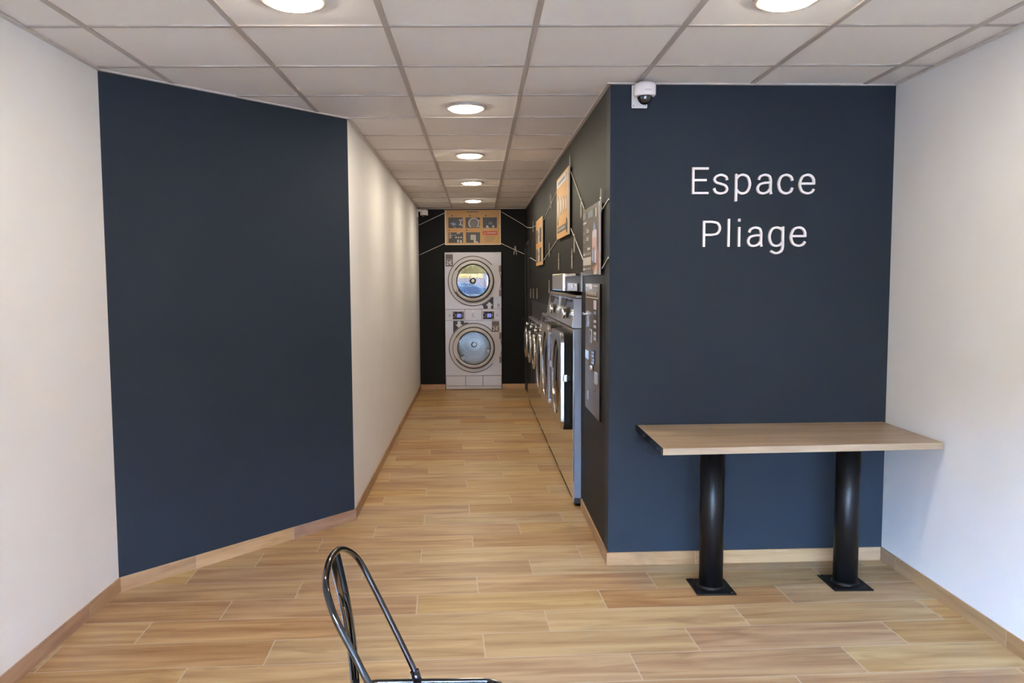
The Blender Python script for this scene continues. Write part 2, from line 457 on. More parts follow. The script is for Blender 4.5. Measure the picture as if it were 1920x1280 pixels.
# black service door at the end of the corridor, right-hand wall
bm = bmesh.new()
for y0, y1, z0, z1, t in ((10.37, 10.43, 0, 2.07, .022), (11.25, 11.31, 0, 2.07, .022), (10.43, 11.25, 2.01, 2.07, .022), (10.43, 11.25, .0, 2.01, .008)):
    a = Vector((wx(y0), y0)); b = Vector((wx(y1), y1)); prism(bm, [a, b, b-n*t, a-n*t], z0, z1)
dr = struct('door_1', bm, 'door_black')
bm = bmesh.new(); tube(bm, smooth_path([(wx(11.1)-.01, 11.17, 1.02), (wx(11.1)-.05, 11.17, 1.02), (wx(11.1)-.055, 11.14, 1.02), (wx(11.1)-.055, 11.06, 1.02)]), .008)
obj('door_handle', bm, 'black_metal', dr)

# shop front behind the viewpoint: glazed wall on the street
bm = bmesh.new()
box(bm, -2.0, 2.3, YF-.1, YF, 2.20, Wt); box(bm, -2.0, -1.62, YF-.1, YF, 0, 2.20); box(bm, 2.02, 2.4, YF-.1, YF, 0, 2.20)  # unseen; lintel lowered to concentrate the daylight low in the room
struct('wall_front', bm, 'white_wall')
bm = bmesh.new()
for x in (-1.62, -.45, .75, 1.97): box(bm, x, x+.05, YF-.09, YF-.03, 0, 2.20)
for z in (0, 2.15): box(bm, -1.62, 2.02, YF-.09, YF-.03, z, z+.05)
w = struct('window_1', bm, 'black_metal')
obj('window_pane', B((-1.6, 2.0, YF-.065, YF-.06, .03, 2.17)), 'pane', w)
struct('ground_street', B((-14, 14, -16, YF-.1, -.15, -.05)), 'asphalt')
bm = bmesh.new()
box(bm, -14, 1.2, -13, -12.6, -.05, 4.0, 0); box(bm, 1.2, 14, -13, -12.6, -.05, 9, 0); box(bm, -14, 1.0, -12.6, -12.5, 1.9, 3.2, 1)  # facade lower on the left, higher on the right, shaped to steer the sky light
box(bm, 2.2, 14, -12.6, -12.4, 1.2, 3.6, 2); box(bm, -14, 1.5, -12.6, -12.55, .6, 2.4, 3)
struct('wall_street', bm, ['street_white', 'street_yellow', 'street_red', 'street_grey'])

# ------------------------------------------------------------------ raised lettering
GW = 13.5
def ribbon(bm, pts, w, y0, y1, sx, sz, ox, oz):
    P2 = [Vector((p[0], p[1])) for p in pts]; Lf = []; Rt = []
    N = len(P2)
    for i, p in enumerate(P2):
        if i == 0: t = (P2[1]-P2[0]).normalized(); k = 1
        elif i == N-1: t = (P2[-1]-P2[-2]).normalized(); k = 1
        else:
            a = (P2[i]-P2[i-1]).normalized(); b = (P2[i+1]-P2[i]).normalized(); t = (a+b).normalized()
            k = 1/max(.5, t.dot(a))
        nn = Vector((-t.y, t.x))*w/2*k; Lf.append(p+nn); Rt.append(p-nn)
    def V(p, y): return bm.verts.new((ox+p.x*sx, y, oz+p.y*sz))
    lf = [V(p, y0) for p in Lf]; rf = [V(p, y0) for p in Rt]; lb = [V(p, y1) for p in Lf]; rb = [V(p, y1) for p in Rt]
    for i in range(N-1):
        bm.faces.new((lf[i], rf[i], rf[i+1], lf[i+1])); bm.faces.new((lb[i], lb[i+1], rb[i+1], rb[i]))
        bm.faces.new((lf[i], lf[i+1], lb[i+1], lb[i])); bm.faces.new((rf[i], rb[i], rb[i+1], rf[i+1]))
    bm.faces.new((lf[0], lb[0], rb[0], rf[0])); bm.faces.new((lf[-1], rf[-1], rb[-1], lb[-1]))
def sm(*pts): return [(v.x, v.y) for v in smooth_path([(p[0], p[1], 0) for p in pts], 8)]
G = {
 'E': [[(7, 0), (7, 168)], [(0, 161), (103, 161)], [(7, 88), (91, 88)], [(0, 7), (103, 7)]],
 's': [sm((88, 88), (80, 109), (50, 121), (20, 111), (9, 92), (20, 74), (48, 65), (76, 54), (88, 33), (78, 13), (48, 5), (18, 13), (6, 37))],
 'p': [[(7, -45), (7, 127)], sm((7, 94), (25, 115), (52, 121), (80, 106), (93, 63), (80, 20), (52, 5), (25, 11), (7, 32))],
 'a': [sm((13, 90), (22, 110), (50, 121), (78, 113), (88, 88), (88, 60), (88, 30), (89, 14), (93, 0)), sm((88, 72), (52, 71), (19, 60), (7, 35), (17, 12), (42, 5), (70, 14), (88, 38))],
 'c': [sm((93, 84), (82, 109), (52, 121), (20, 106), (7, 63), (20, 20), (52, 5), (82, 15), (93, 40))],
 'e': [[(9, 66), (97, 66)], sm((96, 60), (94, 92), (78, 114), (53, 121), (22, 107), (7, 63), (20, 20), (54, 5), (82, 12), (97, 31))],
 'P': [[(7, 0), (7, 165)], [(0, 158), (30, 158)]+sm((56, 158), (92, 149), (107, 117), (92, 85), (56, 76))+[(30, 76), (7, 76)]],
 'l': [[(8, 0), (8, 177)]],
 'i': [[(8, 0), (8, 125)], [(8, 159), (8, 177)]],
 'g': [sm((92, 98), (76, 115), (48, 121), (20, 107), (7, 63), (20, 19), (48, 5), (75, 12), (92, 30)),
       [(92, 127), (92, 60)]+sm((92, 45), (92, 0), (86, -24), (68, -38), (44, -41), (16, -28))],
}
KX, KZ = .000849, .00083
dW = (RW-RC).normalized(); angW = math.atan2(dW.y, dW.x)
for word, base, row in (('Espace', 1.9935, ((560, 'E'), (692, 's'), (830, 'p'), (966, 'a'), (1099, 'c'), (1232, 'e'))),
                        ('Pliage', 1.718, ((632, 'P'), (787, 'l'), (853, 'i'), (912, 'a'), (1047, 'g'), (1184, 'e')))):
    for u, ch in row:
        bm = bmesh.new()
        for st in G[ch]: ribbon(bm, st, GW, -.014, .0, KX, KZ, 0, 0)
        wxp = 1.125+(u-560)*KX; wyp = RC.y+(wxp-RC.x)*dW.y/dW.x
        o = obj('sign_letter', bm, 'letter', None, (wxp, wyp-.0004, base), angW)
        case = 'capital' if ch.isupper() else 'small'
        o['label'] = 'raised white %s letter %s of the word %s on the navy wall' % (case, ch, word)
        o['category'] = 'letter'; o['group'] = 'raised letters on the navy wall'

# ------------------------------------------------------------------ folding table
t = thing('folding_table', 'oak topped wall-side folding table on two black tube columns', 'table', (1.52, 3.95, 0))
ta = math.atan2(.045, 1)
bm = bmesh.new()
q = [(.846, 4.2275), (.846, 3.622), (2.196, 3.700), (2.196, 4.2665)]
prism(bm, [(a-1.52, b-3.95) for a, b in q], .737, .769)
obj('tabletop', bm, 'table', t, bevel=.0012)
bm = bmesh.new(); prism(bm, [(.8385-1.52, 4.2275-3.95), (.8385-1.52, 3.620-3.95), (.8455-1.52, 3.620-3.95), (.8455-1.52, 4.2275-3.95)], .7365, .7695)
e = obj('edge_strip', bm, 'gloss_black', t); e['label'] = 'black edge strip on the left end'
for y in (3.70, 3.86, 4.02, 4.18):
    bm = bmesh.new(); lathe(bm, [(.006, -.0012), (.006, .001)], (.8385-1.52, y-3.95, .753), 'X', 16); obj('screw', bm, 'black_metal', e)
for cx, cy in ((1.158, 3.895), (1.853, 3.928)):
    x, y = cx-1.52, cy-3.95
    bm = bmesh.new(); lathe(bm, [(.0585, .0085), (.0585, .737)], (x, y, 0), 'Z', 48); c = obj('leg', bm, 'black_metal', t)
    bm = bmesh.new(); box(bm, x-.098, x+.098, y-.104, y+.104, 0, .008); obj('base_plate', bm, 'black_metal', t, bevel=.002)
    bm = bmesh.new(); lathe(bm, [(.059, .0082), (.069, .0082), (.066, .013), (.059, .02)], (x, y, 0), 'Z', 48, cap=False); obj('weld_collar', bm, 'black_metal', c)
    for sx in (-1, 1):
        for sy in (-1, 1):
            bm = bmesh.new(); lathe(bm, [(.009, .008), (.009, .0125), (.006, .014)], (x+sx*.08, y+sy*.086, 0), 'Z', 12); obj('bolt', bm, 'black_metal', t)
    bm = bmesh.new(); box(bm, x-.09, x+.09, y-.09, y+.09, .729, .737); obj('mounting_plate', bm, 'black_metal', t)

# ------------------------------------------------------------------ metal chair
ch = thing('metal_chair', 'glossy black metal chair with hooped back in the foreground', 'chair', (-.13, 1.945, 0))
cl = lambda p: (p[0]+.13, p[1]-1.945, p[2])
hoop = [(-.160, 1.800, .452), (-.205, 1.775, .535), (-.257, 1.757, .634), (-.291, 1.760, .703), (-.324, 1.762, .768), (-.344, 1.778, .809), (-.361, 1.815, .841),
        (-.369, 1.882, .857), (-.371, 1.955, .862), (-.364, 2.045, .848), (-.345, 2.112, .812), (-.326, 2.138, .773), (-.302, 2.141, .723),
        (-.269, 2.133, .658), (-.228, 2.123, .576), (-.183, 2.106, .486), (-.172, 2.103, .452)]
bm = bmesh.new(); tube(bm, smooth_path([cl(p) for p in hoop], 6), .0082, 16); obj('back_hoop', bm, 'gloss_black', ch)
for p, q in (((-.183, 2.106, .486), (-.172, 2.103, .455)), ((-.178, 1.790, .488), (-.163, 1.799, .455))):
    bm = bmesh.new(); tube(bm, [cl(p), cl(q)], .0125, 14); obj('hoop_ferrule', bm, 'gloss_black', ch)
# splat: pressed sheet with a raised slot
bm = bmesh.new(); N = 14; rows = []
for i in range(N+1):
    z = .44+(.850-.44)*i/N; s = i/N
    x = -.322-.052*s+.012*math.sin(PI*s); hw = .050+.010*s
    for yy in ():
        pass
    rows.append([(x, 2.0-hw, z), (x-.003, 2.0-hw*.62, z), (x-.007, 2.0-hw*.5, z), (x-.007, 2.0, z), (x-.007, 2.0+hw*.5, z), (x-.003, 2.0+hw*.62, z), (x, 2.0+hw, z)])
fr = [[bm.verts.new(cl(p)) for p in r] for r in rows]
bk = [[bm.verts.new(cl((p[0]-.0025, p[1], p[2]))) for p in r] for r in rows]
for i in range(N):
    for j in range(6):
        bm.faces.new((fr[i][j], fr[i][j+1], fr[i+1][j+1], fr[i+1][j])); bm.faces.new((bk[i][j], bk[i+1][j], bk[i+1][j+1], bk[i][j+1]))
    for j in (0, 6): bm.faces.new((fr[i][j], fr[i+1][j], bk[i+1][j], bk[i][j]))
for j in range(6):
    for i in (0, N): bm.faces.new((fr[i][j], fr[i][j+1], bk[i][j+1], bk[i][j]))
sp = obj('splat', bm, 'gloss_black', ch)
bm = bmesh.new()
slot = smooth_path([cl((-.322-.052*s+.012*math.sin(PI*s)+.001, 2.0+w_, .44+.41*s)) for s, w_ in ((.15, -.030), (.4, -.031), (.62, -.033), (.72, -.022), (.75, 0), (.72, .022), (.62, .033), (.4, .031), (.15, .030))], 4)
tube(bm, slot, .0022, 8); obj('pressed_rib', bm, 'gloss_black', sp)
# seat: pan with rolled rim
out = [(x, z) for x, z in rrect(-.335, .062, 1.765, 2.125, .055, 8)]
bm = bmesh.new(); prism(bm, [cl((a, b, 0))[:2] for a, b in out], .436, .444)
st = obj('seat', bm, 'gloss_black', ch)
bm = bmesh.new(); tube(bm, [cl((a, b, .445)) for a, b in out], .0075, 10, closed=True); obj('seat_rim', bm, 'gloss_black', st)
for sx, sy in ((-1, -1), (-1, 1), (1, -1), (1, 1)):
    top = (-.137+sx*.165, 1.945+sy*.15, .438); bot = (-.137+sx*.215, 1.945+sy*.195, .006)
    bm = bmesh.new(); tube(bm, [cl(top), cl(((top[0]+bot[0])/2, (top[1]+bot[1])/2, .22)), cl(bot)], .015, 14, rs=[.019, .016, .012]); l = obj('leg', bm, 'gloss_black', ch)
    bm = bmesh.new(); lathe(bm, [(.015, 0), (.016, .004), (.014, .02)], cl((bot[0], bot[1], 0)), 'Z', 16); obj('foot_cap', bm, 'gasket', l)

# ------------------------------------------------------------------ ceiling lamps
def lamp(x, y, label):
    t = thing('ceiling_light', label, 'ceiling light', (x, y, ZC), 0, 'round recessed ceiling lights')
    bm = bmesh.new(); lathe(bm, [(.093, -.004), (.117, -.005), (.121, -.002), (.121, .0055), (.093, .0055)], (0, 0, 0), 'Z', 64, cap=False); obj('rim', bm, 'lamp_rim', t)
    bm = bmesh.new(); lathe(bm, [(.093, .003), (.093, -.009), (.088, -.013), (.075, -.0145)], (0, 0, 0), 'Z', 64); obj('diffuser', bm, 'lamp', t)
    return t
l0 = lamp(-.665, 2.99, 'recessed ceiling light cut by the picture top, left side of the room')
for x, y, lb in ((1.135, 2.985, 'recessed ceiling light cut by the picture top, above the folding table'),
                 (-.068, 4.80, 'largest round ceiling light at the mouth of the corridor'),
                 (-.066, 6.58, 'second round ceiling light along the corridor'),
                 (-.062, 8.40, 'third round ceiling light along the corridor'),
                 (-.062, 10.256, 'smallest round ceiling light nearest the dryer wall')):
    dup(l0, (x, y, ZC), label=lb)

# ------------------------------------------------------------------ stacked dryer
DX0, DZ1, DK = -.477, 1.95, .797/105
def D(px, py): return ((px-835.7)*DK-.3985, DZ1-(py-473)*.007588)   # local frame of the front
def dr_(x0, x1, y0, y1):
    a = D(x0, y1); b = D(x1, y0); return a[0], b[0], a[1], b[1]
dy = thing('stacked_dryer', 'silver grey stacked twin tumble dryer set into the black end wall', 'dryer', (-.0785, 11.325, 0))
W2 = .3985
cu = (D(888, 526.3)[0], D(888, 526.3)[1]); cd = (D(888.7, 651.2)[0], D(888.7, 651.2)[1])
bm = bmesh.new()
plate(bm, rect(-W2, W2, .03, 1.95), [circle(cu[0], cu[1], .25, 48)[::-1], circle(cd[0], cd[1], .25, 48)[::-1]], 0, .03)
box(bm, -W2, -W2+.01, .03, .80, .03, 1.95); box(bm, W2-.01, W2, .03, .80, .03, 1.95); box(bm, -W2, W2, .03, .80, 1.94, 1.95); box(bm, -W2, W2, .79, .80, .03, 1.94)
obj('cabinet', bm, 'dryer', dy)
obj('plinth', B((-W2+.005, W2-.005, .006, .5, 0, .03)), 'gasket', dy)
def drdoor(c, glass, lab):
    R0 = .335
    # door skin with hinge flange to the right
    fl = [(c[0]+.26, c[1]+.225), (W2-.004, c[1]+.225), (W2-.004, c[1]-.225), (c[0]+.26, c[1]-.225)]
    a = math.atan2(.225, .26)
    outer = circle(c[0], c[1], .344, 56, a, 2*PI-a)
    outer = outer+[(W2-.004, c[1]-.225), (W2-.004, c[1]+.225)]
    d0 = obj('door', P(outer, [circle(c[0], c[1], .238, 56)[::-1]], -.012, 0), 'dryer_door', dy, bevel=.003)
    d0['label'] = lab
    bm = bmesh.new(); plate(bm, arcband(c[0], c[1], .344, .356, a-.03, 2*PI-a+.03, 60), [], -.006, 0); obj('door_joint', bm, 'groove', d0)
    bm = bmesh.new(); lathe(bm, [(.238, -.004), (.2385, -.034), (.243, -.037), (.281, -.035), (.286, -.030), (.287, -.012)], (c[0], 0, c[1]), 'Y', 64, cap=False); obj('window_ring', bm, 'dryer_door', d0)
    bm = bmesh.new(); lathe(bm, [(.286, -.0125), (.288, -.030), (.298, -.030), (.30, -.0125)], (c[0], 0, c[1]), 'Y', 64, cap=False); obj('ring_seal', bm, 'gasket', d0)
    bm = bmesh.new(); lathe(bm, [(.234, -.036), (.238, -.041), (.2435, -.0385)], (c[0], 0, c[1]), 'Y', 64, cap=False); obj('glass_seal', bm, 'gasket', d0)
    # domed glass
    bm = bmesh.new(); prof = [(.2365*i/12+.0005, -.034-.0035*(1-(i/12)**2)) for i in range(13)]
    lathe(bm, prof, (c[0], 0, c[1]), 'Y', 64); obj('door_glass', bm, glass, d0)
    if glass == 'glass_refl':
        bm = bmesh.new(); lathe(bm, [(.026, -.038), (.026, -.045), (.040, -.046), (.042, -.038)], (c[0], 0, c[1]+.002), 'Y', 40, cap=False); obj('hub_ring', bm, 'gasket', d0)
        bm = bmesh.new(); lathe(bm, [(.0005, -.049), (.02, -.048), (.026, -.043)], (c[0], 0, c[1]+.002), 'Y', 32); obj('hub_cap', bm, 'cam_white', d0)
    # grip plate at the left of the ring
    obj('door_grip', P(arcband(c[0], c[1], .236, .292, PI-.55, PI+.55, 20), [], -.046, -.03), 'dryer_door', d0, bevel=.002)
    obj('hinge_groove', P(arcband(c[0], c[1], .392, .402, -.30, .30, 16), [], -.0135, -.011), 'groove', d0)
    for s in (1, -1):
        obj('hinge_cover', B((W2-.032, W2+.001, -.016, -.012, c[1]+s*.172-.046, c[1]+s*.172+.046)), 'hinge', d0)
    # drum with perforations
    bm = bmesh.new(); lathe(bm, [(.25, .03), (.272, .06), (.272, .60), (.25, .66), (.14, .63), (.10, .60), (.05, .59), (.0006, .59)], (c[0], 0, c[1]), 'Y', 64, cap=False); dm = obj('drum', bm, 'drum', dy)
    bm = bmesh.new(); lathe(bm, [(.028, .575), (.028, .568), (.042, .568), (.044, .59)], (c[0], 0, c[1]), 'Y', 40, cap=False); obj('hub_ring', bm, 'gasket', dm)
    bm = bmesh.new(); lathe(bm, [(.0005, .562), (.022, .563), (.0275, .568), (.0275, .59)], (c[0], 0, c[1]), 'Y', 32); obj('hub_cap', bm, 'cam_white', dm)
    for k in range(3):
        bm = bmesh.new(); a2 = PI/2+.25+k*2*PI/3; ca, sa = math.cos(a2), math.sin(a2); pts = []
        for (r_, w_) in ((.262, -.05), (.20, -.008), (.20, .008), (.262, .05)):
            pts.append((c[0]+r_*ca-w_*sa, c[1]+r_*sa+w_*ca))
        plate(bm, pts, [], .08, .58); obj('drum_lifter', bm, 'drum', dm)
    bm = bmesh.new()
    for r_ in (.11, .135, .16, .185, .21, .235):
        m_ = int(2*PI*r_/.022)
        for k in range(m_):
            a2 = 2*PI*k/m_; x, z = c[0]+r_*math.cos(a2), c[1]+r_*math.sin(a2)
            yb = .60+(.63-.60)*(r_-.10)/.04 if r_ < .14 else .63+.03*(r_-.14)/.11
            vs = [bm.verts.new((x+.0055*math.cos(j*PI/3), yb-.006, z+.0055*math.sin(j*PI/3))) for j in range(6)]
            bm.faces.new(vs)
    ph = obj('drum_perforation', bm, 'hinge', dm); ph['kind'] = 'stuff'
drdoor(cu, 'glass_refl', 'upper round dryer door')
drdoor(cd, 'glass', 'lower round dryer door')
# control strip
x0, x1, z0, z1 = dr_(836, 940.6, 579, 599.5)
cs = obj('control_panel', B((x0, x1, -.006, 0, z0, z1)), 'dryer', dy, bevel=.001)
for a, b in ((871.8, 872.6), (903.8, 904.6)):
    q = dr_(a, b, 579, 599.5); obj('panel_joint', B((q[0], q[1], -.0075, -.005, q[2], q[3])), 'groove', cs)
for y_ in (578.6, 599.6):
    q = dr_(836, 940.6, y_-.25, y_+.25); obj('panel_joint', B((q[0], q[1], -.0075, -.001, q[2], q[3])), 'groove', cs)
for a, b in ((850, 870.3), (906.4, 926.8)):
    q = dr_(a, b, 583, 597.6); s_ = obj('display', B((q[0], q[1], -.009, -.006, q[2], q[3])), 'screen_dark', cs)
    w_ = (b-a)
    q = dr_(a+w_*.38, a+w_*.75, 587, 594); obj('lit_screen', B((q[0], q[1], -.0105, -.009, q[2], q[3])), 'screen_lit', s_)
    for (u, v, du, dv) in ((.88, .15, .1, .1), (.9, .9, .1, .1), (.08, .2, .1, .15), (.1, .7, .12, .08), (.25, .45, .07, .3), (.85, .5, .1, .25), (.5, .05, .2, .06)):
        q = dr_(a+w_*(u-du/2), a+w_*(u+du/2), 583+14.6*(v-dv/2), 583+14.6*(v+dv/2)); obj('display_symbol', B((max(q[0], D(a, 0)[0]), min(q[1], D(b, 0)[0]), -.0105, -.009, q[2], q[3])), 'print_mid', s_)
for a in (844, 932.6):
    c = D(a, 590.2); bm = bmesh.new(); plate(bm, circle(c[0], c[1], .0135, 24), [circle(c[0], c[1], .0085, 24)[::-1]], -.009, -.006); obj('start_button', bm, 'groove', cs)
q = D(888, 589.5)
bm = bmesh.new()
ribbon(bm, [(-.013, .018), (-.013, -.016)], .004, -.0075, -.006, 1, 1, q[0], q[1])
ribbon(bm, [(.014, .018), (-.004, .004), (-.004, -.002), (.014, -.016)], .004, -.0075, -.006, 1, 1, q[0], q[1])
box(bm, q[0]-.03, q[0]+.03, -.0075, -.006, q[1]-.03, q[1]-.026)
obj('maker_emblem', bm, 'groove', cs)
c = D(888, 582.3); bm = bmesh.new(); lathe(bm, [(.006, -.006), (.006, -.011), (.003, -.012)], (c[0], 0, c[1]), 'Y', 16); obj('keyhole', bm, 'cam_white', cs)
# blue printed arrow panels
def arrow(x, z, s, up, par):
    k = 1 if up else -1
    pts = [(0, .052), (.055, -.004), (.025, -.004), (.025, -.052), (-.025, -.052), (-.025, -.004), (-.055, -.004)]
    pts = [(x+a*s, z+b*s*k) for a, b in pts]
    if not up: pts = pts[::-1]
    obj('arrow', P(pts, [], -.0035, -.002), 'dryer', par)
def clipdisc(poly): return poly
# upward arrow, right below the top door
a = D(926, 556); b_ = D(926, 578.2); zb = b_[1]
xr = a[0]; arc = []
for i in range(13):
    x = xr-(xr-D(903, 0)[0])*i/12; dx = x-cu[0]
    zz = cu[1]-math.sqrt(max(.358**2-dx*dx, 0)); arc.append((x, min(zz, a[1])))
xl = D(903, 0)[0]
poly = arc+[(xl, zb+.055), (xl+.018, zb+.05), (xl+.03, zb+.035), (xl+.034, zb+.002), (xr, zb+.002)]
pn = obj('arrow_panel', P(poly, [], -.002, .0), 'navy_print', dy); arrow(D(918.3, 0)[0], D(0, 571.5)[1], .93, True, pn)
# downward arrow, left above the lower door
xl = D(850.5, 0)[0]; zt = D(0, 600.4)[1]; xr2 = D(870, 0)[0]
arc = []
for i in range(13):
    x = xl+(D(880, 0)[0]-xl)*i/12; dx = x-cd[0]; zz = cd[1]+math.sqrt(max(.358**2-dx*dx, 0)); arc.append((x, zz))
poly = [(xl, zt)]+arc+[(D(880, 0)[0], arc[-1][1]+.004), (xr2+.03, arc[-1][1]+.012), (xr2+.008, zt-.035), (xr2, zt)]
pn = obj('arrow_panel', P(poly, [], -.002, .0), 'navy_print', dy); arrow(D(861.6, 0)[0], D(0, 607.8)[1], .93, False, pn)
# price labels
for (a, b, y0_, y1_) in ((837.4, 851, 476.5, 499), (922.8, 936.6, 601.6, 621.8)):
    q = dr_(a, b, y0_, y1_); pl_ = obj('price_label', B((q[0], q[1], -.003, 0, q[2], q[3])), 'label', dy)
    hgt = q[3]-q[2]
    obj('label_rule', B((q[0]+.006, q[1]-.004, -.004, -.003, q[2]+hgt*.565, q[2]+hgt*.58)), 'letter_text', pl_)
    text('price', '2€', .078, 'letter_text', pl_, (q[0]+q[1])/2, -.0035, q[2]+hgt*.14, align='CENTER')
c = D(935.3, 571)
bm = bmesh.new(); plate(bm, circle(c[0], c[1], .016, 20), [circle(c[0], c[1], .009, 20)[::-1]], -.0025, 0); box(bm, c[0]-.018, c[0]+.018, -.0025, 0, c[1]-.032, c[1]-.025); obj('care_symbol', bm, 'groove', dy)
# service flaps and toe strip
for a, b in ((836.8, 872.3), (873.2, 905), (905.9, 940.3)):
    q = dr_(a, b, 704.2, 722.8); obj('service_flap', B((q[0], q[1], -.004, 0, q[2], q[3])), 'dryer', dy, bevel=.001)
q = dr_(836.3, 940.5, 703.3, 723.6); obj('flap_frame', B((q[0], q[1], -.0015, 0, q[2], q[3])), 'groove', dy)
q = dr_(836.3, 940.5, 724.6, 729); obj('toe_strip', B((q[0], q[1], -.006, 0, q[2], q[3])), 'dryer_door', dy)
bm = bmesh.new(); c = D(888.5, 707); lathe(bm, [(.005, -.004), (.005, -.008)], (c[0], 0, c[1]), 'Y', 12); obj('flap_lock', bm, 'cam_white', dy)

# ------------------------------------------------------------------ washing machines (front faces local -Y)
RZ = -PI/2+math.atan2(BR.x-RC.x, BR.y-RC.y)*-1
def washer(w, h, zc_, zcen, r, surround, label, group, prot, yc):
    """w width, h height, zc_ bottom of control panel, zcen door centre"""
    hw = w/2-.003
    t = thing('washing_machine', label, 'washing machine', (wx(yc)-prot, yc, 0), RZ, group)
    bm = bmesh.new()
    plate(bm, rect(-hw, hw, .06, zc_-.004), [circle(0, zcen, r-.06, 40)[::-1]], 0, .012); obj('front_panel', bm, 'steel', t, bevel=.001)
    bm = bmesh.new(); box(bm, -hw+.001, -hw+.02, .0125, .70, .06, zc_-.004); box(bm, hw-.02, hw-.001, .0125, .70, .06, zc_-.004)
    box(bm, -hw+.02, hw-.02, .68, .70, .06, zc_-.004); obj('casing', bm, 'side_grey', t)
    # feet / plinth
    obj('toe_plinth', B((-hw+.004, hw-.004, .012, .6, .02, .058)), 'gasket', t)
    for sx in (-1, 1):
        bm = bmesh.new(); lathe(bm, [(.022, 0), (.022, .012), (.01, .014), (.01, .03)], (sx*(hw-.05), .045, 0), 'Z', 16); obj('foot', bm, 'black_metal', t)
        obj('foot_bracket', B((sx*(hw-.04)-.03, sx*(hw-.04)+.03, .004, .02, .03, .058)), 'chrome', t)
    # control housing, face leaning back
    bm = bmesh.new(); lean = (h-zc_)*.12
    v = [(-.004, zc_), (-.010, zc_+.012), (-.010+lean, h-.022), (.70, h-.022), (.70, zc_)]
    A_ = [bm.verts.new((-hw, a, b)) for a, b in v]; B_ = [bm.verts.new((hw, a, b)) for a, b in v]
    bm.faces.new(A_); bm.faces.new(B_[::-1])
    for i in range(5): bm.faces.new((A_[i], A_[(i+1) % 5], B_[(i+1) % 5], B_[i]))
    cp = obj('control_panel', bm, ['steel'], t, bevel=.002)
    obj('side_cover', B((hw, hw+.0025, .004, .69, zc_+.003, h-.026)), 'side_light', cp)  # lighter grey paints in the brighter reflection on the upper side
    obj('top_cover', B((-hw, hw, -.006+lean, .70, h-.021, h)), 'steel_soft', t, bevel=.004)
    fy = lambda z: -.010+lean*(z-zc_-.012)/(h-.034-zc_)
    s_ = (h-zc_)/.22
    zk = zc_+.40*(h-zc_)
    # coin dial and card slot
    bm = bmesh.new(); lathe(bm, [(.0005, -.045), (.03*s_, -.044), (.034*s_, -.038), (.034*s_, 0)], (hw*.28, fy(zk)+.002, zk), 'Y', 28); obj('dial', bm, 'chrome', cp)
    bm = bmesh.new(); lathe(bm, [(.045*s_, 0), (.045*s_, -.006), (.034*s_, -.006)], (hw*.28, fy(zk)+.001, zk), 'Y', 28, cap=False); obj('dial_ring', bm, 'gasket', cp)
    z2 = zc_+.72*(h-zc_)
    obj('display', B((-hw*.65, -hw*.05, fy(z2)-.004, fy(z2)+.006, z2-.03*s_, z2+.03*s_)), 'screen_dark', cp)
    obj('program_button', B((-hw*.6, -hw*.5, fy(zk)-.006, fy(zk)+.004, zk-.015, zk+.015)), 'gasket', cp)
    obj('program_button', B((-hw*.35, -hw*.25, fy(zk)-.006, fy(zk)+.004, zk-.015, zk+.015)), 'gasket', cp)
    z3 = zc_+.8*(h-zc_); obj('soap_slot', B((hw*.1, hw*.62, fy(z3)-.003, fy(z3)+.006, z3-.006, z3+.006)), 'gasket', cp)
    # door housing standing proud of the front, black sides and polished face
    if surround:
        sw, s0, s1, dp = surround; zm = (s0+s1)/2; gr = min(sw, (s1-s0)/2)-.07; r = sw
        obj('door_surround', P(rrect(-sw, sw, s0, s1, .07, 8), [circle(0, zm, gr-.01, 40)[::-1]], -dp*.66, 0), 'void_black', t, bevel=.002)
        dd = obj('door', P(rrect(-sw-.002, sw+.002, s0+.004, s1-.004, .08, 8), [circle(0, zm, gr, 40)[::-1]], -dp, -dp*.66), 'chrome', t, bevel=.0015)
    else:
        dp = prot; zm = zcen; gr = r-.045
        bm = bmesh.new(); lathe(bm, [(r-.06, 0), (r-.06, -dp*.6), (r, -dp*.6), (r+.004, 0)], (0, 0, zm), 'Y', 48, cap=False); obj('door_surround', bm, 'void_black', t)
        bm = bmesh.new(); lathe(bm, [(gr, -dp*.6), (gr+.004, -dp*.95), (gr+.014, -dp), (r-.006, -dp), (r+.002, -dp*.9), (r+.002, -dp*.6), (gr, -dp*.6)], (0, 0, zm), 'Y', 64, cap=False)
        dd = obj('door', bm, 'chrome', t)
    dd['label'] = 'polished door frame'
    bm = bmesh.new(); lathe(bm, [(.0005, -dp*.8-.022), (gr*.3, -dp*.8-.020), (gr*.6, -dp*.8-.014), (gr*.85, -dp*.8-.006), (gr-.001, -dp*.8)], (0, 0, zm), 'Y', 48); obj('door_glass', bm, 'dark_glass', dd)
    bm = bmesh.new(); lathe(bm, [(gr-.02, .013), (gr-.01, .05), (gr-.01, .4), (.0006, .42)], (0, 0, zm), 'Y', 40, cap=False); obj('drum', bm, 'drum', t)
    k = .8 if surround else .6
    obj('door_handle', B((r+.003, r+.032*k, -dp*.55-.022*k, -dp*.55+.018*k, zm+.03-.034*k, zm+.03+.034*k)), 'chrome', dd, bevel=.011*k, seg=4)
    obj('handle_hub', B((r+.001, r+.012, -dp*.25-.008, -dp*.25+.010, zm+.014, zm+.046)), 'gasket', dd, bevel=.002)
    return t
GL = 'washing machines along the corridor'
L1 = washer(.95, 1.447, 1.222, .84, .335, (.355, .50, 1.185, .070), 'largest front-loading stainless washer, nearest end of the row', GL, .056, (MY0+MY1)/2)
yc = (MY1+MY2)/2
dup(L1, (wx(yc)-.056, yc, 0), RZ, 'large front-loading stainless washer, second from the near end of the row')
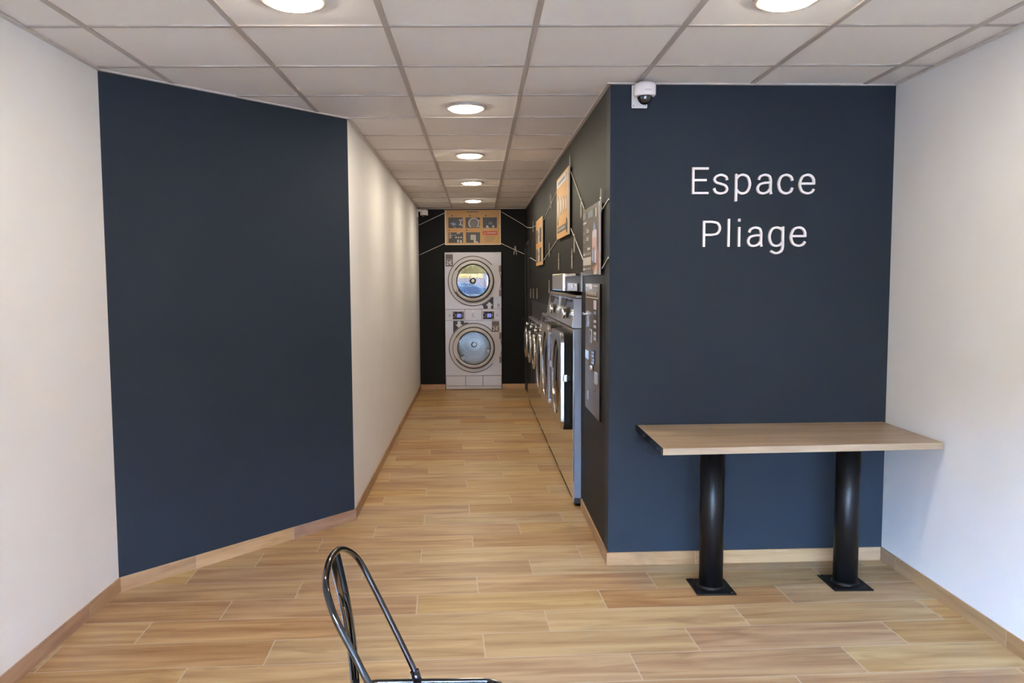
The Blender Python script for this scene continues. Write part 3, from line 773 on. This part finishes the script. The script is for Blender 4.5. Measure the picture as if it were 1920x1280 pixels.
washer(.86, 1.22, 1.03, .745, .285, None, 'mid-sized stainless washer with lower control panel, between the large and small ones', GL, .056, (MY2+MY3)/2)
sy = [MY3+.333+.6667*i for i in range(3)]
S1 = washer(.664, 1.10, .972, .795, .185, None, 'small stainless washer directly behind the mid-sized one', GL, .056, sy[0])
dup(S1, (wx(sy[1])-.056, sy[1], 0), RZ, 'middle one of the three small stainless washers')
dup(S1, (wx(sy[2])-.056, sy[2], 0), RZ, 'farthest small stainless washer, next to the black door')
# black splash board behind the lower machines
bm = bmesh.new(); ya, yb = MY2+.02, MY4
prism(bm, [(wx(ya)-.004, ya), (wx(yb)-.004, yb), (wx(yb)-.0005, yb), (wx(ya)-.0005, ya)], 1.225, 1.30)
a = obj('splash_board', bm, 'door_black'); tag(a, 'black board on the wall above the low washers', 'board')
bm = bmesh.new(); prism(bm, [(wx(ya)-.0, MY3+.01), (wx(yb), yb), (wx(yb)+.02, yb), (wx(ya)+.02, MY3+.01)], 1.102, 1.284)
a = obj('recess_panel', bm, 'door_black'); tag(a, 'black panel closing the gap above the three small washers', 'panel')

# polished hopper box over the near machine
hb = thing('steel_box', 'mirror-polished stainless box on the wall above the nearest washer', 'box', (wx(5.67)-.0005, 5.675, 1.474), RZ)
bm = bmesh.new(); plate(bm, rrect(-.378, .385, 0, .119, .004), [], -.128, 0); obj('housing', bm, 'mirror_steel', hb, bevel=.002)
obj('front_cover', B((-.36, .37, -.1305, -.128, .008, .111)), 'steel_soft', hb)
obj('edge_profile', B((.381, .3875, -.012, -.001, -.004, .123)), 'side_light', hb)

# ------------------------------------------------------------------ payment terminal panel
def WL(y, yc): return -(y-yc)
def onw(name, y0, y1, z0, z1, dep, base, m, par, yc, bevel=0):
    return obj(name, B((WL(y1, yc), WL(y0, yc), -base-dep, -base, z0, z1)), m, par, bevel=bevel)
yc = 4.7855
pt = thing('payment_panel', 'tall bronze-grey payment panel on the corridor wall before the washers', 'payment terminal', (wx(yc), yc, 0), RZ)
p0 = onw('panel', 4.493, 5.078, .74, 1.525, .010, .0005, 'terminal', pt, yc)
bm = bmesh.new()
for a in ((4.545, 5.045, 1.508, 1.514), (4.545, 5.045, 1.438, 1.444), (4.545, 4.553, 1.438, 1.514), (5.037, 5.045, 1.438, 1.514)):
    box(bm, WL(a[1], yc), WL(a[0], yc), -.0125, -.0105, a[2], a[3])
obj('sign_frame', bm, 'print_grey', p0)
onw('sign_text', 4.76, 4.87, 1.494, 1.520, .002, .0125, 'print_grey', p0, yc)
onw('sign_text', 4.60, 4.99, 1.456, 1.478, .002, .0105, 'print_mid', p0, yc)
s_ = onw('screen', 4.584, 4.710, 1.195, 1.431, .003, .0105, 'navy_print', pt, yc)
onw('screen_header', 4.59, 4.705, 1.375, 1.428, .001, .0135, 'lilac', s_, yc)
for z, m in ((1.355, 'blue_print'), (1.305, 'lilac'), (1.275, 'lilac'), (1.235, 'lilac'), (1.215, 'blue_print'), (1.202, 'lilac')):
    onw('screen_text', 4.60, 4.695, z-.008, z+.008, .001, .0135, m, s_, yc)
onw('bill_slot_plate', 4.929, 5.0, 1.258, 1.357, .006, .0105, 'chrome', pt, yc, .001)
lv = onw('lever', 4.95, 5.03, 1.330, 1.345, .022, .0165, 'chrome', pt, yc, .003)
cp_ = onw('coin_plate', 4.778, 4.881, 1.168, 1.252, .005, .0105, 'chrome', pt, yc, .002)
bm = bmesh.new(); lathe(bm, [(.014, -.0165), (.014, -.015)], (WL(4.83, yc), 0, 1.228), 'Y', 20); obj('coin_slot', bm, 'gasket', cp_)
onw('card_reader', 4.901, 5.018, 1.057, 1.111, .008, .0105, 'chrome', pt, yc, .002)
onw('receipt_tray', 4.911, 5.017, 1.02, 1.055, .004, .0105, 'hinge', pt, yc)
kp = onw('keypad', 4.66, 4.744, 1.045, 1.133, .006, .0105, 'screen_dark', pt, yc)
for i in range(3):
    for j in range(4):
        onw('key', 4.668+i*.026, 4.686+i*.026, 1.052+j*.02, 1.064+j*.02, .003, .0165, 'chrome', kp, yc)
bm = bmesh.new(); lathe(bm, [(.0005, -.034), (.014, -.033), (.016, -.02), (.016, -.0105)], (WL(4.72, yc), 0, 1.025), 'Y', 20); obj('lock', bm, 'chrome', pt)
onw('change_cup', 4.535, 4.615, .946, 1.014, .012, .0105, 'side_light', pt, yc, .004)
onw('receipt_slot', 4.917, 4.964, .804, .855, .003, .0105, 'side_light', pt, yc)
bm = bmesh.new(); lathe(bm, [(.006, -.0115), (.006, -.0105)], (WL(4.66, yc), 0, .893), 'Y', 12); obj('key_hole', bm, 'gasket', pt)
onw('black_edge', 4.486, 4.4925, .742, 1.523, .0106, .0, 'void_black', pt, yc)  # black strip covering the near edge of the panel

# ------------------------------------------------------------------ posters
# near dark poster
yc = 4.775
po = thing('poster', 'dark brown-grey price poster with a blue-capped bottle, nearest on the corridor wall', 'poster', (wx(yc), yc, 0), RZ, 'posters pegged to the cord')
p0 = onw('board', 4.450, 5.103, 1.577, 1.982, .010, .014, 'poster_dark', po, yc)
onw('board_edge', 4.436, 4.4495, 1.577, 1.982, .0105, .0135, 'poster_edge', p0, yc)
w_ = lambda nm, y0, y1, z0, z1, m, k=0: onw(nm, y0, y1, z0, z1, .0012, .024+k*.0012, m, p0, yc)
w_('header_band', 4.60, 5.09, 1.916, 1.962, 'photo_dark'); w_('header_print', 4.66, 4.86, 1.915, 1.957, 'teal_print', 1)
text('header_text', 'IEE', .052, 'letter_text', p0, WL(5.078, yc), -.0268, 1.921, ext=.0004, space=1.9)
w_('rule', 4.59, 5.08, 1.9085, 1.9105, 'print_mid', 1); w_('printed_line', 4.95, 5.08, 1.894, 1.904, 'lilac')
text('printed_text', 'Tubs', .042, 'letter_text', p0, WL(4.945, yc), -.0256, 1.832, ext=.0004, space=1.5)
w_('printed_word', 4.96, 5.09, 1.826, 1.844, 'hinge')
text('printed_text', 'Sec!', .042, 'letter_text', p0, WL(4.925, yc), -.0256, 1.785, ext=.0004, space=1.5)
w_('printed_word', 4.94, 5.09, 1.778, 1.800, 'hinge')
w_('rule', 4.74, 5.0, 1.7485, 1.7505, 'print_mid'); w_('printed_word', 4.78, 4.90, 1.728, 1.742, 'print_grey'); w_('rule', 4.74, 5.08, 1.7185, 1.7205, 'print_mid')
for y0_, y1_ in ((4.99, 5.085), (4.92, 4.94), (4.84, 4.86), (4.77, 4.785)):
    w_('table_entry', y0_, y1_, 1.698, 1.712, 'print_grey'); w_('table_entry', y0_, y1_, 1.608, 1.622, 'print_grey')
w_('price_table', 4.741, 5.083, 1.637, 1.685, 'print_grey'); w_('rule', 4.74, 5.08, 1.5955, 1.597, 'print_mid')
w_('logo_mark', 4.545, 4.563, 1.906, 1.956, 'letter_text')
yy = WL(4.605, yc)
bm = bmesh.new(); plate(bm, [(yy-.085, 1.66), (yy+.075, 1.64), (yy+.085, 1.82), (yy+.055, 1.835), (yy-.055, 1.835), (yy-.08, 1.82)], [], -.0262, -.0241); obj('bottle_print', bm, 'lilac', p0)
bm = bmesh.new(); plate(bm, [(yy-.05, 1.836), (yy+.05, 1.836), (yy+.035, 1.86), (yy+.0, 1.882), (yy-.035, 1.862)], [], -.0262, -.0241); obj('bottle_cap_print', bm, 'blue_print', p0)
bm = bmesh.new(); plate(bm, [(yy-.06, 1.72), (yy+.07, 1.715), (yy+.078, 1.79), (yy-.07, 1.79)], [], -.0275, -.0262); obj('bottle_label_print', bm, 'pink_print', p0)
bm = bmesh.new(); plate(bm, [(yy-.05, 1.645), (yy+.01, 1.65), (yy+.01, 1.735), (yy-.05, 1.735)], [], -.0275, -.0262); obj('bottle_text_print', bm, 'blue_print', p0)
bm = bmesh.new(); plate(bm, [(yy-.07, 1.62), (yy-.02, 1.58), (yy+.145, 1.58), (yy+.145, 1.70), (yy+.09, 1.74), (yy+.0865, 1.64), (yy, 1.63)], [], -.0255, -.0241); obj('hand_print', bm, 'skin_print', p0)
bm = bmesh.new(); plate(bm, [(yy-.01, 1.58), (yy+.11, 1.58), (yy+.12, 1.635), (yy+.04, 1.62)], [], -.0266, -.0256); obj('cloth_print', bm, 'print_grey', p0)

# middle kraft poster
yc = 6.345
po = thing('poster', 'large kraft-brown poster with a pale heading band, highest on the corridor wall', 'poster', (wx(yc), yc, 0), RZ, 'posters pegged to the cord')
p0 = onw('board', 5.935, 6.775, 1.886, 2.382, .010, .014, 'kraft', po, yc)
onw('board_edge', 5.912, 5.9345, 1.886, 2.382, .0105, .0135, 'kraft_edge', p0, yc)
w_('heading_band', 5.96, 6.75, 2.305, 2.362, 'lilac'); w_('heading_text', 6.15, 6.66, 2.322, 2.346, 'teal_print', 1)
w_('heading_mark', 6.0, 6.08, 2.312, 2.355, 'print_mid', 1)
for (yy_, zc2, rz_, rx_) in ((6.655, 2.135, .115, .075), (6.44, 2.140, .078, .07), (6.25, 2.135, .072, .066), (6.07, 2.125, .062, .062)):
    x = WL(yy_, yc)
    bm = bmesh.new(); plate(bm, circle(x, zc2, rx_, 28, rz=rz_), [circle(x, zc2, rx_*.62, 28, rz=rz_*.68)[::-1]], -.0252, -.0241); obj('pictogram', bm, 'print_mid', p0)
    bm = bmesh.new(); plate(bm, circle(x, zc2, rx_*.6, 24, rz=rz_*.66), [], -.0250, -.0241); obj('pictogram_fill', bm, 'print_grey', p0)
x = WL(6.655, yc); bm = bmesh.new(); plate(bm, [(x-.02, 2.03), (x+.02, 2.03), (x+.012, 1.995), (x-.012, 1.995)][::-1], [], -.0262, -.0241); obj('pictogram_tip', bm, 'photo_dark', p0)
w_('footer_frame', 6.07, 6.70, 1.934, 1.980, 'photo_dark'); w_('footer_text', 6.12, 6.66, 1.944, 1.970, 'print_mid', 1)
x = WL(6.025, yc); bm = bmesh.new(); plate(bm, circle(x, 1.96, .045, 24, rz=.056), [], -.0262, -.0241); obj('footer_badge', bm, 'photo_dark', p0)

# far kraft poster
yc = 8.69
po = thing('poster', 'small kraft-brown poster with two photo panels, farthest on the corridor wall', 'poster', (wx(yc), yc, 0), RZ, 'posters pegged to the cord')
p0 = onw('board', 8.29, 9.115, 1.711, 2.21, .010, .014, 'kraft', po, yc)
onw('board_edge', 8.262, 8.2895, 1.711, 2.21, .0105, .0135, 'kraft_edge', p0, yc)
for z0_, z1_ in ((1.955, 2.105), (1.745, 1.895)):
    w_('photo_print', 8.38, 8.60, z0_, z1_, 'photo_dark'); w_('photo_print', 8.63, 8.75, z0_, z1_, 'print_grey'); w_('photo_print', 8.78, 8.90, z0_, z1_, 'print_mid')
    w_('photo_print', 8.93, 9.05, z0_, z1_, 'photo_dark')
    for k_ in range(5): w_('printed_symbol', 8.41+.12*k_, 8.46+.12*k_, z0_+.03+.02*(k_ % 3), z0_+.09+.01*k_, 'print_mid' if k_ % 2 else 'photo_dark', 1)
w_('printed_line', 8.42, 8.98, 1.912, 1.932, 'orange'); w_('printed_line', 8.45, 8.85, 2.150, 2.166, 'orange')

# end-wall kraft poster, facing the room
po = thing('poster', 'wide kraft-brown instruction poster with six panels above the dryer', 'poster', (-.0765, 11.38, 0), 0, 'posters pegged to the cord')
p0 = obj('board', B((-.395, .395, -.024, -.014, 2.055, 2.545)), 'kraft', po)
PX = lambda u: -.395+(u-130)/1620*.79
PZ = lambda v: 2.545-(v-125)/1025*.49
def pr(nm, u0, u1, v0, v1, m, k=0, par=None):
    return obj(nm, B((PX(u0), PX(u1), -.0252-k*.0012, -.024-k*.0012, PZ(v1), PZ(v0))), m, par or p0)
def pc(nm, u, v, r0, r1, m, k=1, a0=0, a1=2*PI, par=None):
    bm = bmesh.new(); s_ = .79/1620
    if r0: 
        if a1-a0 > 6.2: plate(bm, circle(PX(u), PZ(v), r1*s_, 32), [circle(PX(u), PZ(v), r0*s_, 32)[::-1]], -.0252-k*.0012, -.024-k*.0012)
        else: plate(bm, arcband(PX(u), PZ(v), r0*s_, r1*s_, a0, a1, 20), [], -.0252-k*.0012, -.024-k*.0012)
    else: plate(bm, circle(PX(u), PZ(v), r1*s_, 20), [], -.0252-k*.0012, -.024-k*.0012)
    return obj(nm, bm, m, par or p0)
bm = bmesh.new()
for a in ((130, 175, 125, 1150), (1725, 1750, 125, 1150), (175, 1725, 1120, 1150)): box(bm, PX(a[0]), PX(a[1]), -.0245, -.0240, PZ(a[3]), PZ(a[2]))
obj('pale_border', bm, 'kraft_edge', p0)
pr('title_print', 770, 1110, 165, 195, 'hinge')
for u in (340, 860, 1315): pc('step_number', u, 295, 0, 22, 'photo_dark'); pr('step_text', u+35, u+230, 285, 303, 'orange')
for u in (258, 765): pc('step_number', u, 722, 0, 20, 'photo_dark'); pr('step_text', u+35, u+330, 713, 730, 'orange')
pn = pr('photo_panel', 235, 655, 345, 655, 'photo_dark')
bm = bmesh.new(); plate(bm, [(PX(280), PZ(520)), (PX(370), PZ(590)), (PX(430), PZ(570)), (PX(475), PZ(540)), (PX(375), PZ(485))], [], -.0264, -.0252); obj('cloth_print', bm, 'blue_print', pn)
bm = bmesh.new(); plate(bm, [(PX(385), PZ(605)), (PX(400), PZ(605)), (PX(460), PZ(655)), (PX(425), PZ(655))], [], -.0264, -.0252); obj('arm_print', bm, 'pink_print', pn)
pc('drum_print', 690, 490, 90, 118, 'print_grey', 1, PI*.62, PI*1.38, pn); pc('hinge_print', 560, 420, 0, 20, 'print_grey', 1, par=pn); pc('hinge_print', 560, 555, 0, 20, 'print_grey', 1, par=pn)
pn = pr('photo_panel', 730, 1150, 345, 655, 'photo_dark'); pc('drum_print', 970, 515, 128, 158, 'print_grey', 1, -PI*.29, PI*1.29, pn); pc('drum_glass_print', 970, 515, 0, 126, 'hinge', 1, par=pn)
pr('hinge_print', 1115, 1148, 420, 460, 'print_grey', 2, pn); pr('hinge_print', 1115, 1148, 600, 632, 'print_grey', 2, pn)
pn = pr('photo_panel', 1230, 1640, 345, 655, 'photo_blue'); pc('button_print', 1355, 615, 0, 34, 'print_grey', 1, par=pn); pc('button_print', 1532, 612, 0, 32, 'print_grey', 1, par=pn); pr('display_print', 1400, 1500, 480, 550, 'hinge', 1, pn); pr('finger_print', 1375, 1405, 625, 655, 'pink_print', 2, pn)
pn = pr('photo_panel', 235, 655, 780, 1085, 'photo_dark')
pc('button_print', 283, 818, 10, 24, 'print_grey', 1, par=pn); pr('display_print', 478, 568, 782, 822, 'print_grey', 1, pn); pr('slot_print', 500, 545, 795, 812, 'photo_dark', 2, pn)
for u, v in ((285, 880), (285, 935)): pr('key_print', u-32, u+32, v-15, v+15, 'print_grey', 1, pn)
for u in (345, 425): pr('key_print', u-22, u+22, 855, 880, 'print_mid', 1, pn)
for u in (455, 527, 600): pc('drop_print', u, 930, 0, 24, 'print_grey', 1, par=pn)
for u, v in ((510, 1030), (592, 1040)): pr('hand_print', u-26, u+26, v-35, v+45, 'print_grey', 1, pn)
pn = pr('photo_panel', 740, 1150, 780, 1085, 'photo_dark'); pr('token_print', 875, 1025, 855, 1000, 'print_grey', 1, pn); pc('token_ring_print', 945, 925, 28, 42, 'print_mid', 2, par=pn)
pr('hand_print', 965, 1025, 1000, 1085, 'print_grey', 1, pn); pr('hand_print', 1027, 1085, 1045, 1085, 'print_grey', 1, pn)
pn = pr('warning_band', 1225, 1645, 750, 858, 'red'); pr('warning_text', 1350, 1625, 782, 818, 'pink_print', 1, pn)
bm = bmesh.new(); plate(bm, [(PX(1250), PZ(830)), (PX(1325), PZ(830)), (PX(1288), PZ(775))], [], -.0264, -.0252); obj('warning_sign', bm, 'pink_print', pn)
for v, a, b in ((900, 1280, 1560), (935, 1300, 1600), (975, 1250, 1580), (1015, 1300, 1560), (1050, 1280, 1500)): pr('printed_line', a, b, v-5, v+5, 'hinge')

# ------------------------------------------------------------------ cord and pegs
def rope(pts, label, sag=.0):
    bm = bmesh.new(); P_ = [Vector(p) for p in pts]
    if len(P_) == 2:
        a, b = P_; P_ = [a.lerp(b, i/8)-Vector((0, 0, sag*4*(i/8)*(1-i/8))) for i in range(9)]
    tube(bm, P_, .0032, 8); o = obj('cord', bm, 'rope'); return tag(o, label, 'cord', 'white cord stretched between the posters')
def R_(y, z, off=.006): return (wx(y)-off, y, z)
rope([R_(4.436, 1.937), R_(4.232, 1.971)], 'short white cord from the top of the dark poster up to the wall corner')
rope([R_(4.436, 1.611), R_(4.232, 1.666)], 'short white cord from the foot of the dark poster up to the wall corner')
rope([R_(5.911, 2.339), R_(5.104, 1.963)], 'white cord between the tops of the large kraft poster and the dark poster')
rope([R_(5.911, 1.927), R_(5.104, 1.635)], 'white cord between the feet of the large kraft poster and the dark poster')
rope([R_(8.261, 2.168), R_(6.776, 2.332)], 'white cord between the tops of the two kraft posters on the corridor wall')
rope([R_(8.261, 1.759), R_(6.776, 1.908)], 'white cord between the feet of the two kraft posters on the corridor wall')
rope([R_(9.116, 2.173), R_(10.2, 2.215), R_(11.0, 2.275), (wx(11.2)-.006, 11.3, 2.305), (.640, 11.373, 2.335), (.330, 11.373, 2.518)], 'white cord bending round the far right corner to the top of the end-wall poster')
rope([R_(9.116, 1.757), R_(10.365, 1.842)], 'white cord from the foot of the far kraft poster towards the black door')
rope([(.664, 11.373, 1.916), (.320, 11.373, 2.076)], 'white cord from the right foot of the end-wall poster down to the corner')
rope([(-.4735, 11.373, 2.506), (-.838, 11.373, 2.337)], 'white cord from the top left of the end-wall poster to the white wall')
rope([(-.4735, 11.373, 2.080), (-.838, 11.373, 1.917)], 'white cord from the foot left of the end-wall poster to the white wall')
def peg_mesh():
    bm = bmesh.new()
    for s in (-1, 1):
        tf = lambda v, s=s: Vector((v.x*s, v.y, v.z))
        plate(bm, [(.002, .064), (.009, .060), (.013, 0.01), (.024, -.05), (.017, -.066), (.010, -.03), (.004, .012)], [], -.002, .002, 0, tf)
    lathe(bm, [(.006, -.004), (.008, -.004), (.008, .003), (.006, .003)], (0, 0, .012), 'Y', 12, 1)
    return bm
pg = None
def peg(loc, rz, label, tilt=0, sc=1.):
    global pg
    if pg is None:
        pg = obj('clothes_peg', peg_mesh(), ['peg', 'chrome']); o = pg
    else:
        o = pg.copy(); COL.objects.link(o)
    o.location = loc; o.rotation_euler = (0, tilt, rz); o.scale = (sc, 1, sc)
    o['label'] = label; o['category'] = 'clothes peg'; o['group'] = 'clothes pegs on the black walls'
for y, z, tl, lb in ((4.428, 1.985, 0, 'clothes peg at the top right corner of the dark poster'),
    (5.266, 2.016, .05, 'clothes peg on the upper cord just left of the dark poster'),
    (5.120, 1.945, 0, 'clothes peg at the top left corner of the dark poster'),
    (5.625, 1.808, 0, 'clothes peg on the lower cord between the large kraft and dark posters'),
    (5.902, 2.395, 0, 'clothes peg at the top right corner of the large kraft poster'),
    (7.395, 2.270, 0, 'clothes peg on the upper cord between the two kraft posters of the corridor'),
    (7.553, 1.835, 0, 'clothes peg on the lower cord between the two kraft posters of the corridor'),
    (9.694, 2.195, 0, 'clothes peg on the upper cord near the far corner')):
    peg((wx(y)-.0165, y, z), RZ, lb, tl)
peg((.522, 11.366, 1.975), 0, 'clothes peg on the lower cord of the end wall, right of the poster')
for y, z, lb, sc in ((5.841, 1.705, 'larger loose clothes peg on the wall above the steel box', 1.1), (6.778, 1.706, 'clothes peg hung on the wall above the far end of the steel box', 1.1),
    (7.664, 1.488, 'clothes peg hung on the wall above the mid-sized washer', 1.), (9.204, 1.398, 'clothes peg above the small washers, nearest of three', .95),
    (9.803, 1.389, 'clothes peg above the small washers, middle of three', .95), (10.30, 1.380, 'clothes peg above the small washers, farthest of three', .95)):
    peg((wx(y)-.0065, y, z), RZ, lb, 0, sc)

# ------------------------------------------------------------------ security cameras
c = thing('security_camera', 'white dome security camera high on the navy wall beside the corridor', 'security camera', (.85, 4.2295, 2.44), angW, 'dome security cameras')
bm = bmesh.new(); plate(bm, rrect(-.047, .034, -.002, .114, .004), [], -.006, 0); wp = obj('wall_plate', bm, 'cam_white', c, bevel=.0015)
for x, z in ((-.038, .010), (.026, .010)):
    bm = bmesh.new(); lathe(bm, [(.003, -.0075), (.003, -.006)], (x, 0, z), 'Y', 10); obj('screw', bm, 'hinge', wp)
bm = bmesh.new(); box(bm, -.036, .030, -.05, -.006, .060, .110); obj('arm', bm, 'cam_white', c, bevel=.008, seg=3)
bm = bmesh.new(); lathe(bm, [(.0005, .112), (.030, .111), (.050, .101), (.056, .092), (.056, .048), (.050, .040), (.039, .040)], (.003, -.083, 0), 'Z', 48); hs = obj('housing', bm, 'cam_white', c)
bm = bmesh.new(); lathe(bm, [(.0385*math.cos(i/10*PI/2)+.0003, .040-.042*math.sin(i/10*PI/2)) for i in range(11)], (.003, -.083, 0), 'Z', 40); obj('dome', bm, 'cam_dome', c)
tx = text('maker_name', 'HIKVISION', .0062, 'hinge', hs, 0, 0, 0, ext=.0002, align='CENTER', space=1.1)
tx.location = (.008, -.1395, .060)
c = thing('security_camera', 'white dome security camera in the far left corner under the ceiling', 'security camera', (-.8442, 11.20, 2.43), PI/2, 'dome security cameras')
bm = bmesh.new(); plate(bm, rrect(-.05, .05, .0, .115, .006), [], -.012, 0); obj('wall_plate', bm, 'cam_white', c)
bm = bmesh.new(); box(bm, -.03, .03, -.06, -.0125, .080, .112); obj('arm', bm, 'cam_white', c, bevel=.008)
bm = bmesh.new(); lathe(bm, [(.0005, .113), (.04, .108), (.055, .095), (.055, .03), (.038, .03)], (0, -.093, 0), 'Z', 40); obj('housing', bm, 'cam_white', c)
bm = bmesh.new(); lathe(bm, [(.036*math.cos(i/8*PI/2)+.0003, .03-.030*math.sin(i/8*PI/2)) for i in range(9)], (0, -.093, 0), 'Z', 32); obj('dome', bm, 'cam_dome', c)

# ------------------------------------------------------------------ parked car across the street (seen only as a reflection)
cr = thing('car', 'blue car parked in the street outside the shop front', 'car', (-.6, -7.5, -.05))
bm = bmesh.new(); plate(bm, [(-2.1, .3), (2.1, .3), (2.15, .75), (1.9, .9), (1.1, .98), (.6, 1.42), (-.9, 1.45), (-1.6, 1.0), (-2.1, .9), (-2.2, .6)], [], -.85, .85); obj('body', bm, 'car_blue', cr, bevel=.08, seg=3)
bm = bmesh.new(); plate(bm, [(-1.45, 1.02), (.95, 1.0), (.55, 1.35), (-.85, 1.38)], [], -.87, .87); obj('side_window', bm, 'screen_dark', cr)
for x in (-1.35, 1.35):
    for y in (-.8, .8):
        bm = bmesh.new(); lathe(bm, [(.18, -.09), (.32, -.09), (.32, .09), (.18, .09)], (x, y, .32), 'Y', 28); obj('wheel', bm, 'tyre', cr)

# ------------------------------------------------------------------ daylight
w = bpy.data.worlds.new('sky'); S.world = w; w.use_nodes = True
bg = w.node_tree.nodes['Background']
bg.inputs[0].default_value = (.378, .618, 1, 1); bg.inputs[1].default_value = 28.4

# ------------------------------------------------------------------ camera
F = 1495.6; yaw, pit, rol = .0142, .0763, -.0059
cy, sy_, cp2, sp2 = math.cos(yaw), math.sin(yaw), math.cos(pit), math.sin(pit)
f = Vector((sy_*cp2, cy*cp2, -sp2)); r = Vector((cy, -sy_, 0)); u = r.cross(f)
r2 = math.cos(rol)*r+math.sin(rol)*u; u2 = -math.sin(rol)*r+math.cos(rol)*u
cd_ = bpy.data.cameras.new('camera'); cam = bpy.data.objects.new('camera', cd_); COL.objects.link(cam)
cam.matrix_world = Matrix(((r2.x, u2.x, -f.x, 0), (r2.y, u2.y, -f.y, 0), (r2.z, u2.z, -f.z, H), (0, 0, 0, 1)))
cd_.sensor_width = 36; cd_.lens = F*36/1920; cd_.shift_x = 40.66/1920; cd_.shift_y = 1/1920; cd_.clip_start = .05
S.camera = cam
S.view_settings.view_transform = 'Standard'; S.view_settings.look = 'None'
S.view_settings.exposure = 3.0; S.view_settings.gamma = 1; S.view_settings.use_curve_mapping = False
